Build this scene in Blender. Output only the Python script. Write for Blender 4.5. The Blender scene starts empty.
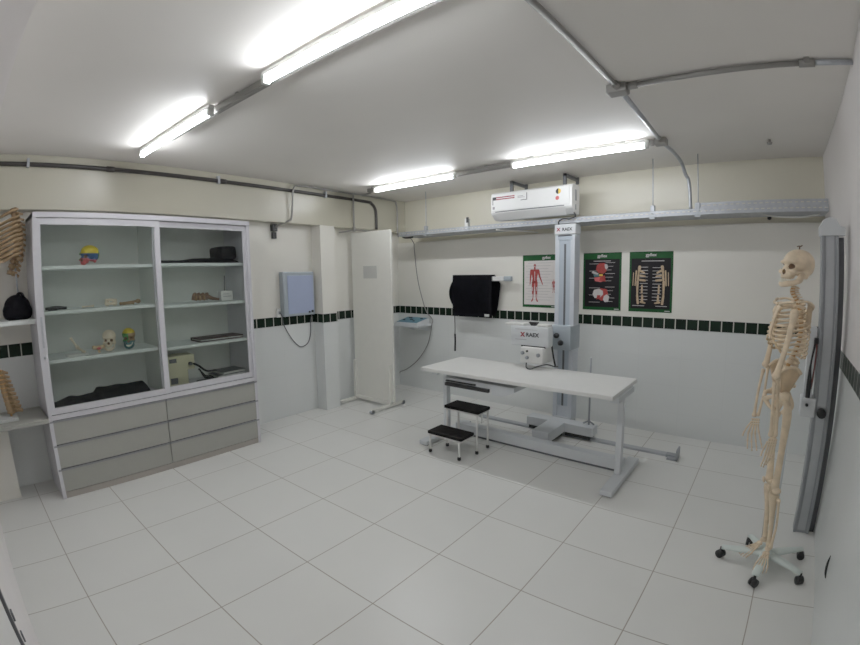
import bpy, bmesh, math, random
import numpy as np
from mathutils import Matrix, Vector, Euler, noise
random.seed(7)
PI = math.pi
sc = bpy.context.scene
COL = sc.collection
XR, YF, H = 5.495, -5.435, 2.942          # room: x 0..XR, y YF..0, z 0..H

# ------------------------------------------------------------------ materials
def lin(c):
    c = c / 255.0
    return c / 12.92 if c <= 0.04045 else ((c + 0.055) / 1.055) ** 2.4
MATS = {}
def mat(name, rgb, rough=0.5, metal=0.0, var=0.06, scale=9.0, spec=0.5, bump=0.0, emit=None):
    """principled surface whose colour wanders a little with a noise texture"""
    if name in MATS: return MATS[name]
    m = bpy.data.materials.new(name); m.use_nodes = True
    nt = m.node_tree; n = nt.nodes; l = nt.links
    b = n['Principled BSDF']
    r, g, bl = (lin(v) for v in rgb)
    tc = n.new('ShaderNodeTexCoord'); nz = n.new('ShaderNodeTexNoise'); cr = n.new('ShaderNodeValToRGB')
    nz.inputs['Scale'].default_value = scale; nz.inputs['Detail'].default_value = 3
    l.new(tc.outputs['Object'], nz.inputs['Vector']); l.new(nz.outputs['Fac'], cr.inputs['Fac'])
    cr.color_ramp.elements[0].position = 0.3; cr.color_ramp.elements[1].position = 0.7
    k0, k1 = 1 - var, 1 + var
    cr.color_ramp.elements[0].color = (r * k0, g * k0, bl * k0, 1)
    cr.color_ramp.elements[1].color = (min(1, r * k1), min(1, g * k1), min(1, bl * k1), 1)
    l.new(cr.outputs['Color'], b.inputs['Base Color'])
    b.inputs['Roughness'].default_value = rough; b.inputs['Metallic'].default_value = metal
    b.inputs['Specular IOR Level'].default_value = spec
    if bump:
        bp = n.new('ShaderNodeBump'); bp.inputs['Strength'].default_value = bump; bp.inputs['Distance'].default_value = 0.01
        l.new(nz.outputs['Fac'], bp.inputs['Height']); l.new(bp.outputs['Normal'], b.inputs['Normal'])
    if emit:
        b.inputs['Emission Color'].default_value = (*[lin(v) for v in emit[0]], 1)
        b.inputs['Emission Strength'].default_value = emit[1]
    MATS[name] = m
    return m

def _math(nt, op, a, b=None, c=None):
    x = nt.nodes.new('ShaderNodeMath'); x.operation = op
    for i, v in enumerate((a, b, c)):
        if v is None: continue
        if isinstance(v, (int, float)): x.inputs[i].default_value = v
        else: nt.links.new(v, x.inputs[i])
    return x.outputs[0]

def grid_mat(name, tile, grout, pitch, offs, gw, axes=('X', 'Y'), rough=0.3, var=0.04, spec=0.4, summed=False, rnd=0.0):
    """ceramic tiles with grout: world-position grid"""
    m = bpy.data.materials.new(name); m.use_nodes = True
    nt = m.node_tree; n = nt.nodes; l = nt.links; b = n['Principled BSDF']
    geo = n.new('ShaderNodeNewGeometry'); sep = n.new('ShaderNodeSeparateXYZ'); l.new(geo.outputs['Position'], sep.inputs[0])
    src = [_math(nt, 'ADD', sep.outputs['X'], sep.outputs['Y'])] if summed else [sep.outputs[a] for a in axes]
    ds = []; cells = []
    for i, s in enumerate(src):
        t = _math(nt, 'DIVIDE', _math(nt, 'SUBTRACT', s, offs[i]), pitch[i])
        f = _math(nt, 'FRACT', t)
        d = _math(nt, 'MULTIPLY', _math(nt, 'MINIMUM', f, _math(nt, 'SUBTRACT', 1.0, f)), pitch[i])
        ds.append(d); cells.append(_math(nt, 'FLOOR', t))
    d = ds[0] if len(ds) == 1 else _math(nt, 'MINIMUM', ds[0], ds[1])
    mr = n.new('ShaderNodeMapRange'); mr.inputs['From Min'].default_value = gw * 0.35; mr.inputs['From Max'].default_value = gw * 0.65
    l.new(d, mr.inputs['Value'])
    nz = n.new('ShaderNodeTexNoise'); nz.inputs['Scale'].default_value = 2.3; nz.inputs['Detail'].default_value = 4
    l.new(geo.outputs['Position'], nz.inputs['Vector'])
    wn = n.new('ShaderNodeTexWhiteNoise'); wn.noise_dimensions = '2D'
    cb = n.new('ShaderNodeCombineXYZ'); l.new(cells[0], cb.inputs[0])
    if len(cells) > 1: l.new(cells[1], cb.inputs[1])
    l.new(cb.outputs[0], wn.inputs['Vector'])
    v = _math(nt, 'ADD', _math(nt, 'MULTIPLY', nz.outputs['Fac'], 2 * var), _math(nt, 'MULTIPLY', wn.outputs['Value'], rnd))
    v = _math(nt, 'ADD', v, 1 - var - rnd / 2)
    tint = n.new('ShaderNodeVectorMath'); tint.operation = 'SCALE'
    tint.inputs[0].default_value = [lin(q) for q in tile]; l.new(v, tint.inputs['Scale'])
    mx = n.new('ShaderNodeMix'); mx.data_type = 'RGBA'
    l.new(mr.outputs[0], mx.inputs['Factor']); l.new(tint.outputs[0], mx.inputs['B'])
    mx.inputs['A'].default_value = (*[lin(q) for q in grout], 1)
    l.new(mx.outputs['Result'], b.inputs['Base Color'])
    b.inputs['Roughness'].default_value = rough; b.inputs['Specular IOR Level'].default_value = spec
    bp = n.new('ShaderNodeBump'); bp.inputs['Strength'].default_value = 0.25; bp.inputs['Distance'].default_value = 0.002
    l.new(mr.outputs[0], bp.inputs['Height']); l.new(bp.outputs['Normal'], b.inputs['Normal'])
    return m

def glass_mat(name, tint, refl=0.08):
    m = bpy.data.materials.new(name); m.use_nodes = True
    nt = m.node_tree; n = nt.nodes; l = nt.links; n.clear()
    o = n.new('ShaderNodeOutputMaterial'); tr = n.new('ShaderNodeBsdfTransparent'); gl = n.new('ShaderNodeBsdfGlossy')
    tr.inputs['Color'].default_value = (*tint, 1); gl.inputs['Roughness'].default_value = 0.04
    fr = n.new('ShaderNodeFresnel'); fr.inputs['IOR'].default_value = 1.25
    mx = n.new('ShaderNodeMixShader'); l.new(fr.outputs[0], mx.inputs[0]); l.new(tr.outputs[0], mx.inputs[1]); l.new(gl.outputs[0], mx.inputs[2])
    l.new(mx.outputs[0], o.inputs['Surface'])
    return m

M_FLOOR = grid_mat('floor_tile', (222, 222, 217), (160, 153, 141), (0.6, 0.6), (0.316, 0.373), 0.0065, rough=0.28, spec=0.35, rnd=0.03)
M_WALL_LO = grid_mat('wall_tile_cool', (219, 222, 220), (214, 217, 215), (0.45, 0.31), (0.1, 0.25), 0.004, axes=('X', 'Z'), rough=0.3, spec=0.35, var=.02)
M_WALL_LO_Y = grid_mat('wall_tile_cool_side', (219, 222, 220), (214, 217, 215), (0.45, 0.31), (0.1, 0.25), 0.004, axes=('Y', 'Z'), rough=0.3, spec=0.35, var=.02)
M_WALL_UP = mat('wall_upper_white', (228, 225, 215), 0.45, var=.02, scale=2)
M_WALL_R = mat('wall_side_grey', (236, 231, 229), 0.5, var=.02, scale=2)
M_CREAM = mat('cream_paint', (214, 209, 189), 0.3, var=.02, scale=2)
M_CREAM_SHADED = mat('cream_paint_shaded', (186, 182, 163), 0.3, var=.02, scale=2)  # same cream paint, darkened in colour where the beam gets less light
M_CEIL = mat('ceiling_paint', (230, 226, 220), 0.6, var=.025, scale=1.3)
M_STRIPE = grid_mat('green_tile', (15, 29, 20), (200, 200, 190), (0.1155,), (0.028,), 0.009, rough=0.35, var=.05, spec=0.15, summed=True, rnd=0.5)
M_WHITE = mat('white_enamel', (222, 222, 218), 0.4, var=.015)
M_WHITE_COOL = mat('white_lacquer', (208, 212, 214), 0.35, var=.02)
M_SCREEN = mat('screen_white', (226, 225, 216), 0.5, var=.015)
M_FRAME = mat('lilac_aluminium', (205, 204, 209), 0.38, var=.02)
M_SHELFW = mat('shelf_white', (232, 238, 235), 0.45, var=.02)
M_CARC = mat('cabinet_inside', (222, 226, 220), 0.6, var=.02)
M_BEIGE = mat('beige_laminate', (157, 157, 149), 0.5, var=.02)
M_BEIGE_D = mat('beige_laminate_plinth', (158, 152, 144), 0.55, var=.03)
M_ALU = mat('brushed_aluminium', (178, 182, 186), 0.35, 0.6, var=.04)
M_ALU_D = mat('handle_aluminium', (140, 141, 145), 0.4, 0.5, var=.04)
M_STEEL = mat('galvanised_steel', (176, 180, 186), 0.4, 0.6, var=.1, scale=25)
M_COND = mat('grey_conduit', (142, 140, 136), 0.45, 0.4, var=.08)
M_BLACK = mat('black_plastic', (15, 15, 17), 0.45, var=.1)
M_CLOTH = mat('black_vinyl', (12, 12, 18), 0.7, spec=.15, var=.25, scale=14, bump=.4)
M_RUBBER = mat('black_rubber', (16, 13, 13), 0.75, spec=.2, var=.2, scale=40, bump=.3)
M_PIPE = mat('black_pipe_paint', (44, 40, 38), 0.4, var=.1)
M_GREY = mat('grey_metal', (150, 154, 158), 0.42, 0.2, var=.04)
M_GREYBLUE = mat('grey_blue_metal', (165, 175, 182), 0.38, 0.25, var=.03)
M_COLFACE = mat('column_silver', (200, 206, 213), 0.35, 0.15, var=.03)
M_COLSLOT = mat('column_channel', (176, 187, 198), 0.4, 0.3, var=.03)
M_LEAD = mat('lead_glass', (186, 187, 182), 0.35, var=.02)
M_DARKGREY = mat('dark_grey', (84, 86, 90), 0.5, var=.06)
M_BONE = mat('bone_ivory', (228, 206, 174), 0.5, var=.12, scale=22)
M_BONE_L = mat('bone_pale', (225, 210, 184), 0.5, var=.1, scale=22)
M_BONE_TAN_SHADED = mat('bone_tan_shaded', (152, 124, 88), 0.55, var=.16, scale=22)  # tan bone with the shade around the rib cage mixed into its colour
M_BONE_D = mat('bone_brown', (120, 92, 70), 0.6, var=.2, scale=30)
M_DISC = mat('disc_amber', (196, 146, 84), 0.5, var=.08)
M_CART = mat('cartilage', (214, 186, 146), 0.5, var=.08)
M_TOOTH = mat('tooth_white', (228, 222, 204), 0.35, var=.03)
M_RED = mat('muscle_red', (160, 44, 40), 0.5, var=.22, scale=60)
M_REDDK = mat('emblem_red', (150, 40, 52), 0.45, var=.04)
M_YEL = mat('didactic_yellow', (205, 180, 40), 0.45, var=.05)
M_GRN = mat('didactic_green', (66, 132, 60), 0.45, var=.05)
M_BLU = mat('didactic_blue', (44, 84, 132), 0.45, var=.05)
M_TEAL = mat('didactic_teal', (60, 110, 112), 0.45, var=.05)
M_PINK = mat('didactic_pink', (206, 92, 92), 0.45, var=.05)
M_INK = mat('ink_dark', (28, 28, 34), 0.5, var=.04)
M_PGREEN = mat('poster_green', (17, 70, 30), 0.5, spec=.2, var=.06)
M_PBLACK = mat('poster_black', (15, 11, 16), 0.5, spec=.2, var=.1)
M_PWHITE = mat('poster_white', (214, 208, 204), 0.4, var=.02)
M_PLINE = mat('poster_line_grey', (140, 136, 140), 0.5, var=.04)
M_PLINEW = mat('poster_line_white', (190, 186, 184), 0.5, var=.06)
M_PBONE = mat('poster_bone', (186, 160, 126), 0.5, var=.2, scale=80)
M_PAPER = mat('paper', (196, 198, 194), 0.6, var=.03)
M_BOOK = mat('dark_red_cover', (66, 42, 42), 0.5, var=.08)
M_DEV = mat('cream_plastic', (196, 192, 160), 0.5, var=.04)
M_PALE = mat('pale_grey_green', (216, 226, 220), 0.4, var=.03)
M_VIEW = mat('viewer_acrylic', (158, 170, 200), 0.3, var=.015)
M_TEALP = mat('console_teal', (90, 140, 160), 0.4, var=.05)
M_LOUV = mat('louver_white', (232, 232, 230), 0.35, var=.01)
M_ENER = mat('label_yellow', (228, 190, 60), 0.5, var=.03)
M_REDCBL = mat('cable_red_brown', (96, 46, 42), 0.5, var=.06)
M_TUBE = mat('lit_tube', (255, 255, 255), 0.5, var=0, emit=((246, 250, 255), 46.0))
M_TUBE_DIM = mat('lit_tube_dim', (255, 255, 255), 0.5, var=0, emit=((246, 250, 255), 34.0))  # same tube with weaker emission, to darken the cabinet end of the room
M_GLASS = glass_mat('cabinet_glass', (0.965, 0.985, 0.972))
M_GLASS2 = glass_mat('cabinet_glass_front', (0.965, 0.985, 0.972))

# ------------------------------------------------------------------ mesh builder
def crv(pts, n=8):
    """Catmull-Rom through the points (points may carry extra values, e.g. a radius)"""
    P = [np.array(p, float) for p in pts]
    if len(P) < 3: return P
    Q = [2 * P[0] - P[1]] + P + [2 * P[-1] - P[-2]]
    out = []
    for i in range(1, len(Q) - 2):
        for k in range(n):
            t = k / n
            a, b, c, d = Q[i - 1], Q[i], Q[i + 1], Q[i + 2]
            out.append(0.5 * (2 * b + (c - a) * t + (2 * a - 5 * b + 4 * c - d) * t * t + (3 * b - a - 3 * c + d) * t ** 3))
    out.append(P[-1])
    return out

class MB:
    def __init__(s, *mats, xf=None, warp=None):
        s.bm = bmesh.new(); s.mats = list(mats); s.mi = 0; s.xf = xf; s.warp = warp; s.pre = None
    def use(s, m):
        if m not in s.mats: s.mats.append(m)
        s.mi = s.mats.index(m); return s
    def _start(s): return len(s.bm.verts), len(s.bm.faces)
    def _end(s, st, smooth=False, local=None):
        s.bm.verts.ensure_lookup_table(); s.bm.faces.ensure_lookup_table()
        L = Matrix.Identity(4)
        if s.pre is not None: L = s.pre
        if local is not None: L = L @ local
        vs = s.bm.verts[st[0]:]
        for v in vs:
            c = L @ v.co
            if s.warp is not None: c = Vector(s.warp(c))
            v.co = s.xf @ c if s.xf is not None else c
        for f in s.bm.faces[st[1]:]:
            f.material_index = s.mi; f.smooth = smooth
        return s
    def _merge(s, tmp, smooth=False, local=None):
        st = s._start()
        tmp.verts.index_update()
        V = [s.bm.verts.new(v.co) for v in tmp.verts]
        for f in tmp.faces: s.bm.faces.new([V[v.index] for v in f.verts])
        tmp.free()
        return s._end(st, smooth, local)
    def box(s, c, d, rot=None, bev=0.0, seg=2):
        tmp = bmesh.new()
        g = bmesh.ops.create_cube(tmp, size=1.0)
        for v in g['verts']: v.co = Vector((v.co.x * d[0], v.co.y * d[1], v.co.z * d[2]))
        if bev:
            es = list({e for v in g['verts'] for e in v.link_edges})
            bmesh.ops.bevel(tmp, geom=es, offset=min(bev, 0.45 * min(d)), segments=seg, affect='EDGES', profile=0.5)
        L = Matrix.Translation(c)
        if rot is not None: L = L @ (Euler(rot).to_matrix().to_4x4() if not isinstance(rot, Matrix) else rot)
        return s._merge(tmp, bev > 0.008, L)
    def b2(s, x0, x1, y0, y1, z0, z1, bev=0.0):
        return s.box(((x0 + x1) / 2, (y0 + y1) / 2, (z0 + z1) / 2), (abs(x1 - x0), abs(y1 - y0), abs(z1 - z0)), None, bev)
    def tube(s, pts, r, seg=10, n=6, smooth=True, flat=None, caps=True):
        """swept round (or flattened) bar; r a number, or one per point; flat=(kx,ky) scales the section"""
        rs = [r] * len(pts) if isinstance(r, (int, float)) else list(r)
        P4 = [(*p, q) for p, q in zip(pts, rs)]
        C = crv(P4, n) if n > 1 else [np.array(p, float) for p in P4]
        st = s._start(); rings = []; up = None
        for i, p in enumerate(C):
            a = C[max(0, i - 1)][:3]; b = C[min(len(C) - 1, i + 1)][:3]
            t = Vector(b - a)
            if t.length < 1e-9: t = Vector((0, 0, 1))
            t.normalize()
            if up is None:
                up = Vector((0, 0, 1)) if abs(t.z) < 0.9 else Vector((1, 0, 0))
            u = (up - t * up.dot(t))
            if u.length < 1e-6: u = t.orthogonal()
            u.normalize(); w = t.cross(u); up = u
            kx, ky = flat if flat else (1, 1)
            q = max(1e-4, p[3]); o = Vector(p[:3])
            rings.append([s.bm.verts.new(o + (u * math.cos(2 * PI * k / seg) * kx + w * math.sin(2 * PI * k / seg) * ky) * q) for k in range(seg)])
        for A, B in zip(rings, rings[1:]):
            for k in range(seg): s.bm.faces.new((A[k], A[(k + 1) % seg], B[(k + 1) % seg], B[k]))
        if caps: s.bm.faces.new(rings[0][::-1]); s.bm.faces.new(rings[-1])
        return s._end(st, smooth)
    def cyl(s, p0, p1, r, r2=None, seg=16, smooth=True):
        return s.tube([p0, p1], [r, r if r2 is None else r2], seg, 1, smooth)
    def ball(s, c, r, sub=2, rot=None):
        tmp = bmesh.new()
        if isinstance(r, (int, float)): r = (r, r, r)
        g = bmesh.ops.create_icosphere(tmp, subdivisions=sub, radius=1)
        for v in g['verts']: v.co = Vector((v.co.x * r[0], v.co.y * r[1], v.co.z * r[2]))
        L = Matrix.Translation(c)
        if rot: L = L @ Euler(rot).to_matrix().to_4x4()
        return s._merge(tmp, True, L)
    def lathe(s, c, prof, seg=24, smooth=True):
        st = s._start(); rings = []
        for r, z in prof:
            rings.append([s.bm.verts.new((c[0] + r * math.cos(2 * PI * k / seg), c[1] + r * math.sin(2 * PI * k / seg), c[2] + z)) for k in range(seg)])
        for A, B in zip(rings, rings[1:]):
            for k in range(seg): s.bm.faces.new((A[k], A[(k + 1) % seg], B[(k + 1) % seg], B[k]))
        s.bm.faces.new(rings[0][::-1]); s.bm.faces.new(rings[-1])
        return s._end(st, smooth)
    def prism(s, pts, axis, a, b):
        """polygon pts in the plane across the axis, pushed from a to b along it"""
        st = s._start()
        def V(p, q):
            return {'x': (q, p[0], p[1]), 'y': (p[0], q, p[1]), 'z': (p[0], p[1], q)}[axis]
        A = [s.bm.verts.new(V(p, a)) for p in pts]; B = [s.bm.verts.new(V(p, b)) for p in pts]
        n = len(pts)
        fs = [s.bm.faces.new(A), s.bm.faces.new(B[::-1])]
        for i in range(n): fs.append(s.bm.faces.new((A[i], B[i], B[(i + 1) % n], A[(i + 1) % n])))
        bmesh.ops.recalc_face_normals(s.bm, faces=fs)
        return s._end(st)
    def grid(s, rows, smooth=True, thick=0.0):
        """surface through a rectangular table of points"""
        tmp = bmesh.new()
        V = [[tmp.verts.new(p) for p in r] for r in rows]
        fs = []
        for i in range(len(V) - 1):
            for j in range(len(V[0]) - 1): fs.append(tmp.faces.new((V[i][j], V[i + 1][j], V[i + 1][j + 1], V[i][j + 1])))
        if thick: bmesh.ops.solidify(tmp, geom=fs, thickness=thick)
        return s._merge(tmp, smooth)
    def text(s, body, size, c, facing='-y', bold=0.0, thick=0.0008, sx=1.0):
        """flat lettering centred at c"""
        cu = bpy.data.curves.new('letters', 'FONT'); cu.body = body; cu.size = size
        cu.align_x = 'CENTER'; cu.align_y = 'CENTER'; cu.offset = bold; cu.extrude = thick; cu.resolution_u = 3
        o = bpy.data.objects.new('letters', cu); COL.objects.link(o)
        dg = bpy.context.evaluated_depsgraph_get()
        me = bpy.data.meshes.new_from_object(o.evaluated_get(dg))
        bpy.data.objects.remove(o); bpy.data.curves.remove(cu)
        st = s._start(); s.bm.from_mesh(me); bpy.data.meshes.remove(me)
        R = Matrix.Rotation(PI / 2, 4, 'X')
        if facing == '+x': R = Matrix.Rotation(PI / 2, 4, 'Z') @ R
        return s._end(st, False, Matrix.Translation(c) @ R @ Matrix.Diagonal((sx, 1, 1, 1)))
    def add_mesh(s, verts, faces, smooth=True, local=None, mis=None):
        st = s._start()
        V = [s.bm.verts.new(v) for v in verts]
        for k, f in enumerate(faces):
            s.bm.faces.new([V[i] for i in f])
        s._end(st, smooth, local)
        if mis is not None:
            for f, i in zip(s.bm.faces[st[1]:], mis): f.material_index = i
        return s
    def build(s, name, parent=None, label=None):
        me = bpy.data.meshes.new(name)
        o = bpy.data.objects.new(name, me); COL.objects.link(o)
        if parent is not None:
            org = ORG.get(parent.name, Vector((0, 0, 0)))
            for v in s.bm.verts: v.co -= org
            o.parent = parent; ORG[o.name] = org
        bmesh.ops.recalc_face_normals(s.bm, faces=s.bm.faces[:]) if not getattr(s, 'keep', False) else None
        s.bm.to_mesh(me); s.bm.free()
        for m in s.mats: me.materials.append(m)
        if label: o['label'] = label
        return o
ORG = {}
def thing(name, label, cat, loc, group=None):
    o = bpy.data.objects.new(name, None); COL.objects.link(o)
    o.location = loc; o.empty_display_size = 0.05
    ORG[o.name] = Vector(loc)
    o['label'] = label; o['category'] = cat; o['kind'] = 'thing'
    if group: o['group'] = group
    return o
def tag(o, label, cat, group=None):
    o['kind'] = 'thing'
    o['label'] = label; o['category'] = cat
    if group: o['group'] = group
    return o
def struct(o, label=None):
    o['kind'] = 'structure'
    if label: o['label'] = label; o['category'] = label.split()[-1] if False else o.name.split('_')[0]
    return o

# ------------------------------------------------------------------ camera (wide phone lens, barrel projection)
cd = bpy.data.cameras.new('camera'); cam = bpy.data.objects.new('camera', cd); COL.objects.link(cam); sc.camera = cam
R = [[0.7773268036, -0.0576795664, 0.6264472109], [0.6289509366, 0.0927109244, -0.7718972754], [-0.0135557998, 0.9940210018, 0.1083443039]]
mw = Matrix.Identity(4)
for i in range(3):
    for j in range(3): mw[i][j] = R[i][j]
mw.translation = (4.98302, -5.34023, 1.81472)
cam.matrix_world = mw
cd.type = 'PANO'; cd.panorama_type = 'FISHEYE_LENS_POLYNOMIAL'
cd.sensor_width = 36; cd.sensor_height = 27; cd.sensor_fit = 'HORIZONTAL'; cd.fisheye_fov = PI
cd.fisheye_polynomial_k0 = 0
cd.fisheye_polynomial_k1 = -0.95772883 / 18
cd.fisheye_polynomial_k2 = 0
cd.fisheye_polynomial_k3 = 0.29768043 / 18 ** 3
cd.fisheye_polynomial_k4 = -0.18072479 / 18 ** 4
cd.clip_start = 0.01

# ------------------------------------------------------------------ room shell
m = MB(M_FLOOR); m.b2(-.2, XR + .2, YF - .2, .2, -.1, 0); struct(m.build('floor'), 'white square ceramic tile floor with thin beige grout')
m = MB(M_CEIL); m.b2(-.2, XR + .2, YF - .2, .2, H, H + .1); struct(m.build('ceiling'), 'plain white painted ceiling')
SB, ST = 1.190, 1.304                       # green band
m = MB(M_WALL_LO); m.b2(-.2, XR + .2, 0, .2, 0, SB + .05)
m.use(M_WALL_UP).b2(-.2, XR + .2, 0, .2, SB + .05, 2.30)
m.use(M_CREAM).b2(-.2, XR + .2, .035, .2, 2.30, H)
struct(m.build('wall_back'), 'white tiled end wall with cream painted top band')
m = MB(M_WALL_LO_Y); m.b2(-.2, 0, YF - .2, .2, 0, SB + .05)
m.use(M_WALL_UP).b2(-.2, 0, YF - .2, .2, SB + .05, H)
struct(m.build('wall_left'), 'white tiled wall behind the cabinet')
m = MB(M_CREAM_SHADED); m.b2(-.05, .15, YF, .03, 2.46, H, .004); struct(m.build('trim_1'), 'cream painted beam running along the top of the cabinet wall')
m = MB(M_WALL_LO_Y); m.b2(XR, XR + .2, YF - .2, .2, 0, SB + .05)
m.use(M_WALL_R).b2(XR, XR + .2, YF - .2, .2, SB + .05, H); struct(m.build('wall_right'), 'pale grey side wall beside the skeleton')
m = MB(M_WALL_R); m.b2(-.2, XR + .2, YF - .2, YF, 0, H); struct(m.build('wall_front'), 'pale wall behind the viewer')
m = MB(M_WALL_R); m.b2(0, XR, YF, -5.238, 2.6, H); struct(m.build('trim_2'), 'grey beam under the ceiling at the near end of the room')
m = MB(M_WALL_LO_Y); m.b2(-.02, .19, -1.665, -1.43, 0, SB + .05); m.use(M_WALL_UP).b2(-.02, .19, -1.665, -1.43, SB + .05, 2.46)
struct(m.build('wall_pillar'), 'narrow white pilaster standing out from the cabinet wall')
# green tile bands
m = MB(M_STRIPE); m.b2(0, XR, -.004, .01, SB, ST); struct(m.build('trim_3'), 'dark green tile band on the end wall')
m = MB(M_STRIPE); m.b2(-.01, .004, YF, -1.665, SB, ST); m.b2(-.01, .004, -1.43, 0, SB, ST)
m.b2(.18, .194, -1.668, -1.427, SB, ST); m.b2(0, .192, -1.669, -1.66, SB, ST)
struct(m.build('trim_4'), 'dark green tile band on the cabinet wall')
m = MB(M_STRIPE); m.b2(XR - .004, XR + .01, YF, 0, SB - .01, ST - .01); struct(m.build('trim_5'), 'dark green tile band on the side wall by the skeleton')
# door in the wall behind the viewer: only its frame edge shows
m = MB(M_WHITE); m.b2(3.86, 4.72, YF - .001, YF + .004, 0, 2.1)
d1 = struct(m.build('door_1'), 'white door with dark gap and latch plates at the near wall')
m = MB(M_DARKGREY); m.b2(3.815, 3.845, YF, YF + .012, 0, 2.12); m.build('door_gap', d1)
m = MB(M_DARKGREY); m.b2(3.62, 3.64, YF, YF + .006, .955, .985); m.build('latch_plate', d1)
m = MB(M_DARKGREY); m.b2(3.59, 3.61, YF, YF + .006, .86, .89); m.build('latch_plate', d1)

# ------------------------------------------------------------------ fluorescent lights
def lamp(x0, x1, y, label, tube=None):
    t = thing('fluorescent_light', label, 'light', ((x0 + x1) / 2, y, H), 'ceiling tube lights')
    z = 2.875
    m = MB(M_WHITE); m.b2(x0, x1, y - .015, y + .022, z + .025, z + .05, .003)
    m.b2(x0 + .2, x0 + .24, y - .01, y + .014, z + .055, H); m.b2(x1 - .24, x1 - .2, y - .01, y + .014, z + .055, H)
    m.build('batten', t)
    m = MB(tube or M_TUBE); m.cyl((x0 + .03, y, z), (x1 - .03, y, z), .019, seg=16); m.build('tube', t, 'bright lit white tube')
    for x, sg in ((x0, 1), (x1, -1)):
        m = MB(M_PAPER); m.b2(x, x + sg * .03, y - .02, y + .022, z - .022, z + .032, .004); m.build('end_cap', t)
    return t
lamp(0.73, 2.10, -3.98, 'lit ceiling tube light above the glass cabinet, in line with the largest one', M_TUBE_DIM)
lamp(2.74, 4.10, -3.98, 'largest lit tube light, running out of the top of the photo')
lamp(0.77, 2.045, -1.24, 'lit ceiling tube light near the corner above the white screen')
lamp(2.73, 4.045, -1.24, 'lit ceiling tube light above the air conditioner')
def channel(x0, x1, y, label):
    m = MB(M_COND); m.b2(x0, x1, y - .019, y + .019, 2.888, 2.928, .003); m.b2(x0, x1, y - .013, y + .013, 2.883, 2.889)
    for x in np.arange(x0 + .3, x1, .75): m.b2(x - .012, x + .012, y - .012, y + .012, 2.925, H)
    tag(m.build('cable_channel'), label, 'cable channel', 'light channels')
channel(1.3, 4.45, -3.925, 'grey metal channel joining the two tube lights over the cabinet')
channel(0.6, 4.08, -1.185, 'grey metal channel joining the two tube lights along the end wall')

# ------------------------------------------------------------------ ceiling conduits
ZC = H - .022
t = thing('ceiling_conduit', 'long grey metal conduit crossing the ceiling towards the end wall', 'conduit', (4.16, -2.5, H))
m = MB(M_COND); m.tube([(4.155, YF + .02, ZC), (4.157, -4, ZC), (4.165, -2.545, ZC)], .0165, n=1); m.build('pipe', t)
m = MB(M_STEEL); m.tube([(4.165, -2.445, ZC), (4.15, -1.8, ZC), (4.13, -1.2, ZC)], .0165, n=1)
m.tube([(4.13, -1.1, ZC), (4.16, -.75, ZC - .01), (4.18, -.45, ZC - .05), (4.20, -.34, ZC - .15), (4.225, -.30, 2.7), (4.245, -.30, 2.40)], .0165, n=5); m.build('pipe', t)
m = MB(M_COND); m.b2(4.10, 4.22, -2.545, -2.445, H - .055, H, .008); m.cyl((4.165, -2.585, ZC), (4.165, -2.405, ZC), .023); m.cyl((4.22, -2.505, ZC), (4.28, -2.505, ZC), .023)
m.build('junction_box', t)
m = MB(M_COND); m.b2(4.08, 4.18, -1.2, -1.1, H - .055, H, .006); m.cyl((4.13, -1.25, ZC), (4.13, -1.06, ZC), .022); m.build('junction_box', t)
t = thing('ceiling_conduit', 'grey metal conduit branching across the ceiling to the side wall', 'conduit', (4.9, -2.505, H))
m = MB(M_COND); m.tube([(4.24, -2.505, ZC), (5.2, -2.507, ZC)], .0165, n=1); m.build('pipe', t)
m = MB(M_STEEL); m.tube([(5.25, -2.507, ZC), (5.492, -2.509, ZC)], .0165, n=1); m.build('pipe', t)
m = MB(M_COND); m.cyl((5.18, -2.507, ZC), (5.27, -2.507, ZC), .024); m.b2(5.21, 5.24, -2.545, -2.465, H - .03, H); m.build('coupling', t)
# black pipe along the beam
t = thing('black_pipe', 'black pipe clipped along the cream beam, bending down behind the screen', 'pipe', (.17, -2.9, 2.85))
zb = 2.852
m = MB(M_PIPE); m.tube([(.172, YF + .01, zb), (.172, -4, zb), (.172, -2, zb), (.172, -.86, zb), (.172, -.72, zb - .02), (.172, -.645, zb - .09), (.172, -.63, zb - .2), (.172, -.63, 2.47)], .021, n=5); m.build('pipe', t)
m = MB(M_PIPE); m.cyl((.172, -4.13, zb), (.172, -4.06, zb), .027); m.build('coupling', t)
m = MB(M_PIPE); m.cyl((.172, -2.97, zb), (.172, -2.91, zb), .027); m.build('coupling', t)
for y in (-4.843, -3.0, -1.55):
    m = MB(M_STEEL); m.b2(.15, .197, y - .012, y + .012, zb - .03, zb + .05); m.build('clip', t)
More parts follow.
